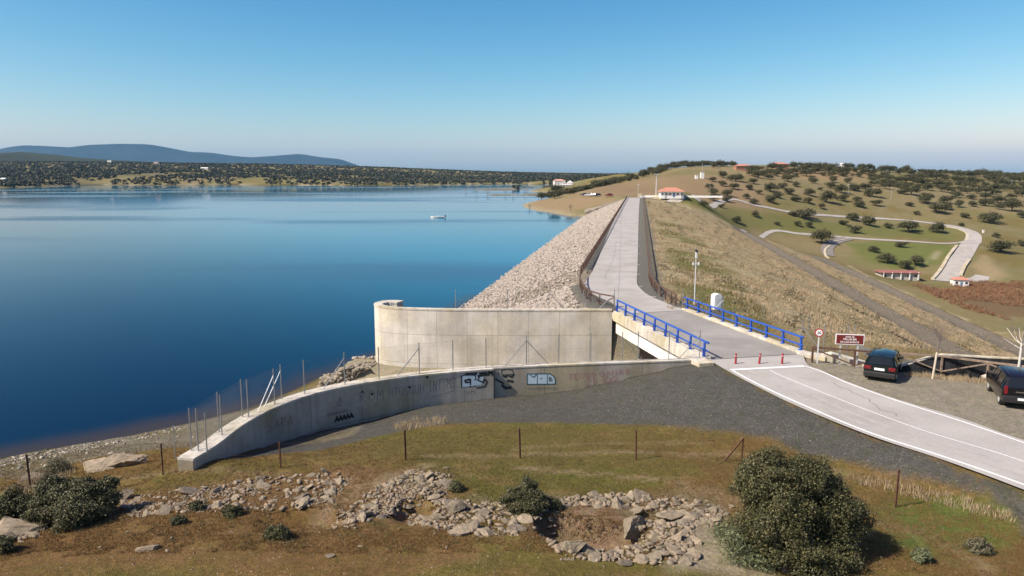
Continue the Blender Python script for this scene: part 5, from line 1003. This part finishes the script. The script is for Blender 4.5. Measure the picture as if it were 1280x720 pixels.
# farms far beyond the lake
for px, Y_, w_, h_, lb, rm in ((139, 2480, 12, 5, 'tiny white farm on the far plain below the blue mountains', wallw), (257, 1900, 18, 3, 'long white shed among far trees at the centre left of the far shore', wallw), (5, 1300, 7, 3, 'white hut near the water at the left end of the far shore', wallw), (197, 2300, 14, 5, 'small pale house on the far plain at left', tile)):
    x = GY(px, 225, Y_)[0]; z = hz(x, Y_); house((x, Y_, z), w_, 10, h_, lb, 2, hip=False, rm=rm, wins=3)
# valve house and kiosk at the dam foot
p = raycast([(1121, 348)])[0]; s_ = p[1]/925
vh = house(p, 46*s_, 8, 3.2, 'long valve house with a flat dull red roof at the foot of the dam', .4, rz=R(-6), wm=greyp, rm=tiled, wins=5, door=False, flat=True, over=.9)
for i in range(5): MB().box((-21*s_+i*10.5*s_, -4.5, 1.8), (.45, .5, 3.6)).build('column', wallw, vh)
p = raycast([(1199, 357)])[0]; s_ = p[1]/925
house(p, 17*s_, 5, 3.0, 'small white kiosk with a red roof beside the valley road turning circle', 1.2, rz=R(-12), wins=3, door=True)
# masts and lamp posts of the far end
galv = mat('pale_metal', (.62, .62, .6), .5, .2)
def mast(px, py, hpx, label, cat, r=.12, head=True, name='street_lamp', Y_=None, m=galv):
    if Y_ is None: q = raycast([(px, py)])[0]
    else: x = GY(px, py, Y_)[0]; q = (x, Y_, hz(x, Y_))
    h = hpx*q[1]/925; root = empty(name, tuple(q)); tag(root, label, cat); MB().tube([(0, 0, -.3), (0, 0, h)], [r, r*.7], 8).build('pole', m, root)
    if head: MB().box((0, 0, h+.15), (r*9, r*5, .3)).build('lamp_head', galv, root)
    return root, h
mast(820, 246.2, 28, 'tall pale lamp post beside the caretaker house', 'lamp post', .28)
rt_, h_ = mast(797.5, 246.5, 16, 'slim pole above a yellow control box at the far end of the crest road', 'pole', .09, False, 'pole'); MB().box((0, 0, h_-.2), (.8, .5, .6)).build('camera_box', galv, rt_); MB().box((1.0, -.2, .9), (1.4, .9, 1.8)).build('control_box', mat('cream_box', (.62, .54, .36), .7), rt_)
p = raycast([(803, 247.2)])[0]; o = MB().box((0, 0, .5), (2.4, .5, 1.0)).box((0, 0, 1.05), (2.6, .6, .1)).build('barrier_block', wallw); o.location = p; tag(o, 'low white concrete barrier at the far end of the crest road', 'barrier')
mast(887, 246, 17, 'thin pole inside the fenced yard right of the caretaker house', 'pole', .08, False, 'pole')
rt_, h_ = mast(877.5, 223, 19, 'thin aerial mast rising from a white tower on the brown hill', 'mast', .12, False, 'aerial_mast'); MB().box((0, 0, 2.1), (2.6, 2.4, 5)).build('tower', wallw, rt_); MB().box((0, 0, 4.75), (2.9, 2.7, .3)).build('tower_cap', greyp, rt_)
p = raycast([(870.5, 223.5)])[0]; mb = MB().box((0, 0, 1.2), (2.0, 2.0, 3)); mb.box((0, 0, 2.8), (2.3, 2.3, .25)); o = mb.build('hut', wallw); o.location = p; tag(o, 'short white hut left of the white tower on the brown hill', 'hut')
mast(1177, 216.5, 12, 'tall thin dark mast on the horizon above the right hill', 'mast', .25, False, 'radio_mast', 1300, mat('dark_steel', (.12, .12, .13), .6))
for px, py, hp, lb in ((1060, 244, 14, 'grey power pole among the oaks, left of the other on the slope'), (1113.5, 250, 16, 'grey power pole on the reddish patch of the oak slope'), (1264, 238, 13, 'grey power pole at the right edge of the hill')):
    rt_, h_ = mast(px, py, hp, lb, 'power pole', .16, False, 'power_pole', None, mat('grey_pole', (.36, .34, .31), .8)); MB().box((0, 0, h_-.5), (2.2, .18, .18)).build('crossarm', galv, rt_)
p = raycast([(1229, 291)])[0]; mb = MB().box((0, 0, .8), (1.0, .7, 1.8)); mb.box((0, 0, 1.75), (1.2, .9, .15)); o = mb.build('cabinet', wallw); o.location = p; tag(o, 'small white cabinet on the slope right of the valley road bend', 'cabinet')
# fenced yard and low walls at the far end
a_ = raycast([(806, 246.6)])[0]; b_ = GY(903, 247.2, a_[1]-9); mb = MB(); mb.bar((a_[0], a_[1], a_[2]+.5), (b_[0], b_[1], b_[2]+.5), .35, 1.0); o = mb.build('low_wall', wallw); tag(o, 'low white wall running in front of the caretaker house', 'low wall')
# ------------------------------------------------------------------ kiosk and mast beside the bridge
p = G(893.5, 387.5, -.2); kb = empty('utility_kiosk', (p[0]+.2, p[1]+.3, -.5), R(12)); tag(kb, 'white rendered utility kiosk with a rounded top behind the right blue railing', 'kiosk')
mb = MB(); n = 10; W_, D_2, Hh = .76, .7, 1.45
prof = [(-W_/2, -.3), (W_/2, -.3)]+[(W_/2*math.cos(a), Hh+.28*math.sin(a)) for a in np.linspace(0, math.pi, n)]
for yy in (-D_2/2, D_2/2): mb.v += [(a, yy, b) for a, b in prof]
k = len(prof); mb.f = [tuple(range(k)), tuple(reversed(range(k, 2*k)))]+[((i+1) % k, i, k+i, k+(i+1) % k) for i in range(k)]; mb.build('body', wallw, kb, bevel=.02)
MB().box((0, -D_2/2-.012, .85), (.5, .025, 1.1)).build('door', mat('off_white_door', (.70, .70, .67), .5), kb); MB().box((0, 0, -.2), (1.3, 1.1, .3)).build('plinth', deckc, kb)
p = G(868, 379.5, 0); rt_ = empty('weather_mast', (p[0], p[1], -.2)); tag(rt_, 'slim grey camera pole at the far end of the right blue railing', 'camera pole'); hp = (379.5-312)/925*p[1]+.2
MB().tube([(0, 0, -.3), (0, 0, hp)], [.065, .045], 8).build('pole', galv, rt_); MB().box((0, 0, hp-.35), (.16, .14, .5)).box((.02, 0, hp-1.15), (.5, .06, .06)).build('bracket', whites, rt_)
MB().tube([(0, -.15, hp+.02), (0, .2, hp+.1)], .11, 10).build('camera', mat('dark_plastic', (.04, .04, .045), .5), rt_); MB().tube([(-.25, 0, hp-1.25), (-.25, 0, hp-1.0)], .07, 8).tube([(.27, 0, hp-1.25), (.27, 0, hp-1.0)], .07, 8).build('sensor', whites, rt_)
# ------------------------------------------------------------------ bollards
redp = mat('red_plastic', (.30, .022, .03), .45, noise=.1, nscale=8); whp = mat('white_band', (.8, .8, .78), .5)
for i, (px, lb) in enumerate(((919.5, 'red bollard with white band, leftmost of the row, nearest the left railing'), (949, 'middle red bollard standing in the centre of the road'), (977.5, 'red bollard with a clear white band, rightmost of the row'))):
    p = G(px, 454.5); rt_ = empty('bollard', (p[0], p[1], 0)); tag(rt_, lb, 'bollard', 'red bollards across the road'); rt_.rotation_euler = ((0, 0, 0), (0, .07, 0), (0, .02, 0))[i]
    MB().tube([(0, 0, 0), (0, 0, .03), (0, 0, .031), (0, 0, .56)], [.10, .09, .065, .06], 14).build('post', redp, rt_, smooth=False); MB().tube([(0, 0, .561), (0, 0, .64)], [.072, .06], 14).build('cap', redp, rt_); MB().tube([(0, 0, .49), (0, 0, .51)], .069, 14).build('band', whp, rt_)
# ------------------------------------------------------------------ signs
def text(name, body, size, loc, m, parent, rot=(math.pi/2, 0, 0), sx=1):
    c = bpy.data.curves.new(name, 'FONT'); c.body = body; c.size = size; c.align_x = 'CENTER'; c.align_y = 'CENTER'; c.extrude = .003; c.offset = size*.018; o = bpy.data.objects.new(name, c); COL.objects.link(o); c.materials.append(m); bpy.context.view_layer.update(); me = bpy.data.meshes.new_from_object(o.evaluated_get(bpy.context.evaluated_depsgraph_get())); bpy.data.objects.remove(o); o = bpy.data.objects.new(name, me); COL.objects.link(o); o.location = loc; o.rotation_euler = rot; o.scale = (sx, 1, 1); o.parent = parent; return o
brownp = mat('brown_sign', (.16, .018, .014), .5); 
p = G(1060, 454.5, -.05); sg = empty('place_sign', (p[0], p[1], -.05), R(-10)); tag(sg, 'brown and white sign on two posts reading presa de Villalba de los Barros', 'road sign')
sc_g = p[1]*1.07/925; Wd = 33*sc_g; Hd = 13*sc_g; zc = 33.2*p[1]/925*.97
for x in (-.30*Wd, .30*Wd): MB().box((x, .03, (zc+.1)/2-.1), (.09, .06, zc+.3)).build('leg', galv, sg)
MB().box((0, -.02, zc), (Wd, .03, Hd)).build('panel', whp, sg, bevel=.01); MB().box((0, -.039, zc), (Wd*.93, .006, Hd*.84)).build('sign_face', brownp, sg)
text('lettering', 'presa de', Hd*.22, (0, -.046, zc+Hd*.26), whp, sg); text('lettering', 'VILLALBA', Hd*.27, (0, -.046, zc+Hd*.02), whp, sg, sx=1.05); text('lettering', 'DE LOS BARROS', Hd*.215, (0, -.046, zc-Hd*.25), whp, sg, sx=1.05)
p = G(1021.5, 453, -.03); sg = empty('speed_sign', (p[0], p[1], -.03), R(-14)); tag(sg, 'round speed limit sign with red rim on a grey post, left of the brown sign', 'road sign')
zc = 39.5*p[1]/925; MB().box((0, .03, zc/2), (.08, .05, zc+.35)).build('post', galv, sg); rr = 5.0*p[1]*1.08/925
def disc(r, y0, y1, z, n=32): 
    mb = MB(); mb.tube([(0, y0, z), (0, y1, z)], r, n); return mb
disc(rr, 0, -.02, zc).build('disc', mat('sign_red', (.35, .02, .02), .5), sg); disc(rr*.74, -.0201, -.026, zc).build('sign_face', whp, sg); text('lettering', '20', rr*.95, (0, -.031, zc-.01), mat('sign_black', (.03, .03, .03), .5), sg)
# ------------------------------------------------------------------ cars
def car(name, loc, rz, paint, st, label, Lw, wh, tail, spec=None):
    """st: stations from the tail: (y, zbot, zbelt, zroof, half width at sill, at belt, at roof)"""
    root = empty(name, loc, rz); tag(root, label, 'car'); pm = mat('car_paint_%d' % int(sum(paint)*10000), paint, .16, .3, spec=.6); gl = mat('car_glass', (.012, .014, .016), .06); blk = mat('black_trim', (.018, .018, .018), .5); lampm = mat('tail_lamp', tail, .2); chrome = mat('chrome', (.6, .6, .6), .15, 1)
    V = []; Fb = []; Fg = []; n = 11
    for (y, zb, zl, zr, ws, wb, wr) in st:
        pts = [(ws*.93, zb), (ws, zb+.14), (wb+.012, (zb+zl)/2+.08), (wb, zl-.05), (wb-.02, zl), (wr+.03, zr-.05), (wr-.08, zr), (0, zr+.025)]
        ring = [(x, y, z) for x, z in pts]; V += ring+[(-x, yy, z) for x, yy, z in reversed(ring[:-1])]
    m_ = 15
    for i in range(len(st)-1):
        gh = st[i][3]-st[i][2] > .25 or st[i+1][3]-st[i+1][2] > .25
        both = st[i][3]-st[i][2] > .25 and st[i+1][3]-st[i+1][2] > .25
        for k in range(m_-1):
            q = (i*m_+k, i*m_+k+1, (i+1)*m_+k+1, (i+1)*m_+k)
            if both and k in (4, 9): Fg.append(q)
            elif gh and not both and k in (6, 7): Fg.append(q)
            else: Fb.append(q)
    Fb.append(tuple(reversed(range(m_)))); Fb.append(tuple((len(st)-1)*m_+k for k in range(m_)))
    me = bpy.data.meshes.new('body'); me.from_pydata(V, [], Fb); me.materials.append(pm); me.polygons.foreach_set('use_smooth', [True]*len(Fb)); o = bpy.data.objects.new('body', me); COL.objects.link(o); o.parent = root
    e = o.modifiers.new('e', 'EDGE_SPLIT'); e.split_angle = R(28)
    # panes, pulled in towards their centre and a hair inwards
    for q in Fg:
        P = [Vector(V[i]) for i in q]; c = sum(P, Vector())/4; nrm = (P[2]-P[0]).cross(P[3]-P[1]).normalized(); mb = MB(); 
        if nrm.dot(c-Vector((0, (st[0][0]+st[-1][0])/2, .8))) < 0: nrm = -nrm
        mb.v = [tuple(c+(p-c)*1.0-nrm*.004) for p in P]; mb.f = [(0, 1, 2, 3)]; mb.build('window', gl, root)
        if abs(nrm.x) > .6:
            for e_ in (0, 3): mb = MB(); a, b = (P[0], P[1]) if e_ == 0 else (P[3], P[2]); mb.bar(tuple(a), tuple(b), .05, .03); mb.build('pillar', pm, root)
    x0 = st[0][5]; yt = st[0][0]
    for s in (-1, 1):
        for yw in Lw:
            wl = MB().tube([(s*(x0-.17), yw, wh), (s*(x0+.015), yw, wh)], wh, 24).build('wheel', blk, root); MB().tube([(s*(x0+.0), yw, wh), (s*(x0+.022), yw, wh)], wh*.62, 16).build('rim', galv, wl)
            MB().tube([(s*(x0-.3), yw, wh+.04), (s*(x0+.004), yw, wh+.04)], wh+.07, 24).build('wheel_arch', blk, root)
        MB().box((s*(x0+.09), st[-4][0]-.35, st[-4][2]+.12), (.2, .1, .14)).build('mirror', pm if spec else blk, root, bevel=.03)
    return root, pm, gl, blk, lampm, chrome
# green estate hatchback seen from behind
p = G(1099.5, 478.5, -.08)
stA = [(0, .30, .92, .95, .78, .80, .74), (.05, .26, .97, 1.0, .81, .83, .74), (.42, .24, .98, 1.40, .82, .84, .60), (.6, .24, .98, 1.43, .82, .85, .60), (1.6, .22, .96, 1.46, .83, .85, .62), (2.5, .22, .95, 1.42, .83, .85, .61), (3.15, .22, .93, .97, .82, .84, .74), (4.0, .24, .80, .83, .80, .81, .7), (4.25, .3, .62, .66, .70, .72, .6)]
rt_, pm, gl, blk, lampm, chrome = car('parked_car', (p[0], p[1]+.1, -.06), R(-33), (.003, .009, .009), stA, 'dark green hatchback with roof bars parked on the gravel beside the brown sign', (.75, 3.35), .29, (.16, .008, .012))
MB().box((0, -.03, .42), (1.64, .16, .30)).build('bumper', blk, rt_, bevel=.04); 
for s in (-1, 1): MB().box((s*.62, -.012, .80), (.34, .05, .20)).build('tail_lamp', lampm, rt_, bevel=.015); MB().tube([(s*.58, .75, 1.47), (s*.58, .85, 1.5), (s*.58, 2.2, 1.52), (s*.58, 2.35, 1.47)], .018, 6).build('roof_bar', blk, rt_)
MB().box((-.02, -.02, .74), (.52, .02, .13)).build('number_plate', whp, rt_); MB().bar((-.5, .10, 1.05), (.15, .06, 1.03), .015).build('wiper', blk, rt_); MB().box((0, .5, 1.41), (1.1, .22, .03)).build('spoiler', pm, rt_, bevel=.01)
p = G(1275, 513, -.1)
stB = [(0, .42, 1.05, 1.08, .84, .86, .78), (.05, .36, 1.10, 1.13, .88, .90, .78), (.30, .32, 1.12, 1.60, .90, .91, .66), (.5, .30, 1.12, 1.66, .90, .92, .67), (1.6, .28, 1.08, 1.70, .90, .92, .69), (2.6, .28, 1.06, 1.64, .90, .92, .66), (3.3, .28, 1.03, 1.07, .90, .91, .8), (4.1, .32, .95, .98, .88, .89, .76), (4.4, .42, .75, .79, .78, .80, .66)]
rt_, pm, gl, blk, lampm, chrome = car('parked_car', (p[0]+.1, p[1], -.12), R(-23), (.008, .008, .011), stB, 'black off-road car with its left side showing, cut by the right edge of the photo', (.8, 3.45), .36, (.16, .012, .012), True)
MB().box((0, -.04, .55), (1.78, .18, .36)).build('bumper', blk, rt_, bevel=.05)
for s in (-1, 1): MB().box((s*.76, -.0, 1.0), (.16, .07, .42)).build('tail_lamp', lampm, rt_, bevel=.02); MB().tube([(s*.62, .5, 1.7), (s*.62, .6, 1.74), (s*.62, 2.2, 1.76), (s*.62, 2.4, 1.7)], .02, 6).build('roof_bar', blk, rt_)
MB().box((0, -.14, .60), (.52, .02, .12)).build('number_plate', whp, rt_); MB().box((0, -.005, .93), (.7, .03, .05)).build('trim_strip', chrome, rt_)
# distant cars at the far car park: the same builder, small
cols = [((.05, .06, .07), 'dark grey'), ((.70, .70, .70), 'white'), ((.66, .66, .66), 'silver'), ((.03, .03, .04), 'black'), ((.25, .03, .03), 'dark red')]
for (px, py, rz), (cc, nm), lb in zip(((734, 244.6, 70), (740, 245.2, 80), (745.5, 245, 60), (751, 245.2, 75), (766, 245.5, 85)), cols, ('first at the left end of the far car park', 'second from the left in the far car park', 'third from the left in the far car park', 'fourth in the far car park', 'alone at the right of the far car park')):
    q = raycast([(px, py)])[0]; car('parked_car', (q[0], q[1], q[2]+.1), R(rz), cc, stA, nm+' car, '+lb, (.75, 3.35), .29, (.16, .008, .012))
# ------------------------------------------------------------------ boat
p = G(548, 272, WL); bt = empty('motor_boat', (p[0], p[1], WL), R(88)); tag(bt, 'small pale motor boat with a dark outboard lying alone on the lake', 'boat')
mb = MB(); sec = [(-3.0, .95), (-1.5, 1.05), (.5, 1.05), (2.0, .8), (3.0, .35), (3.5, .05)]
for x, w_ in sec: mb.v += [(w_*.75, x, -.15), (w_, x, .55+.05*max(x, 0)), (w_*.88, x, .55+.05*max(x, 0)), (w_*.7, x, .15), (-w_*.7, x, .15), (-w_*.88, x, .55+.05*max(x, 0)), (-w_, x, .55+.05*max(x, 0)), (-w_*.75, x, -.15)]
for i in range(len(sec)-1):
    for k in range(8): mb.f.append((i*8+k, i*8+(k+1) % 8, (i+1)*8+(k+1) % 8, (i+1)*8+k))
mb.f.append(tuple(range(8))); mb.build('hull', mat('boat_white', (.74, .68, .60), .6), bt)
MB().box((0, -3.2, .7), (.45, .5, .9)).build('outboard_motor', mat('dark_plastic', (.04, .04, .045), .5), bt); MB().box((0, .3, .62), (1.2, 1.2, .25), taper=.8).build('console', whites, bt)
# ------------------------------------------------------------------ bare trees
def bare(base, h, spread, seed, label, m, lean=(0, 0), r0=.05, fork=.45, n0=11, stake=None):
    r = random.Random(seed); root = empty('bare_tree', base); tag(root, label, 'tree', None); mb = MB(); top = Vector((lean[0], lean[1], h*fork)); mb.tube([(0, 0, -.2), tuple(top*.5), tuple(top)], [r0, r0*.85, r0*.7], 8); mb.build('trunk', m, root)
    tw_ = MB(); tr = MB()
    def br_(p, d, L_, rad, lev):
        mid = p+d*L_*.5+Vector((r.uniform(-1, 1), r.uniform(-1, 1), 0))*L_*.05; e = p+d*L_+Vector((0, 0, L_*.1)); (tr if lev == 0 else tw_).tube([tuple(p), tuple(mid), tuple(e)], [rad, rad*.75, rad*.45], 4, False)
        if lev < 3:
            for _ in range(3 if lev < 2 else 2):
                q = p+d*L_*r.uniform(.3, 1); a = Vector((r.gauss(0, 1), r.gauss(0, 1), r.gauss(.2, .6))).normalized(); br_(q, (d+a*.75).normalized(), L_*r.uniform(.5, .75), rad*.45, lev+1)
    for k in range(n0):
        a = r.uniform(0, 6.28); el = r.uniform(.2, 1.3); br_(top*r.uniform(.8, 1), Vector((math.cos(a)*math.cos(el), math.sin(a)*math.cos(el), math.sin(el))), spread*r.uniform(.4, .75), r0*.32, 0)
    tr.build('limb', m, root); o = tw_.build('twigs', mat('twig_bark', (.16, .125, .11), .9), root); o['kind'] = 'stuff'
    return root
p = G(1165.5, 473, -.1); rt_ = bare((p[0], p[1], -.1), 4.2, 1.55, 3, 'young bare tree with a pale wrapped lower trunk between the two parked cars', mat('twig_bark', (.16, .125, .11), .9), (.22, 0), .05, .55, 12)
MB().tube([(-.0, 0, -.1), (.13, 0, 1.55)], .062, 10).build('trunk_wrap', mat('trunk_paint', (.55, .47, .36), .8), rt_)
p = G(1271, 478, -.1); bare((p[0], p[1], -.1), 4.6, 1.7, 6, 'bare tree with a white trunk behind the black car at the right edge', mat('white_bark', (.58, .55, .50), .8, noise=.15, nscale=8), (.05, 0), .08, .5, 12)
# drowned trees in the lake
for i, (px, py) in enumerate([(582, 239.5), (596, 243.5), (609, 244.5), (632, 243.5), (641, 244.5), (646, 239), (659, 240.5), (592, 237.5), (655, 243.5), (673, 246.5)]):
    p = G(px, py, WL); rt_ = bare((p[0], p[1], WL), 6.0, 3.2, 20+i, '', mat('dead_wood', (.17, .15, .13), .9), (.2, 0), .2, .4, 7); rt_['label'] = 'leafless drowned tree standing in shallow water near the low islands'; rt_['group'] = 'drowned trees at the islands'; rt_.name = 'dead_tree'
for px, py, lb in ((662, 261.5, 'leafless bush at the waterline of the brown promontory, left one'), (713, 263, 'dark dead stump at the waterline in the middle of the promontory shore')):
    p = raycast([(px, py)])[0]; rt_ = bare(tuple(p), 3.6, 1.9, 50, lb, mat('dead_wood', (.17, .15, .13), .9), (.1, 0), .2, .4, 7); rt_.name = 'dead_tree'
# ------------------------------------------------------------------ air
HZ_BOT = float(Z.min())-1.0
hz_ = MB(); hz_.box((0, 11000, 330), (52000, 32000, 720)); 
# bottom a metre below the lowest ground
for i, v in enumerate(hz_.v): hz_.v[i] = (v[0], v[1], HZ_BOT if v[2] < 0 else 760)
m = bpy.data.materials.new('haze'); m.use_nodes = True; t = m.node_tree; t.nodes.remove(t.nodes['Principled BSDF']); pv = t.nodes.new('ShaderNodeVolumePrincipled'); pv.inputs['Density'].default_value = 3.0e-5; pv.inputs['Color'].default_value = (.25, .61, .97, 1); pv.inputs['Anisotropy'].default_value = 0
t.links.new(pv.outputs[0], t.nodes['Material Output'].inputs['Volume']); o = hz_.build('haze', m); tag(o, kind='stuff')
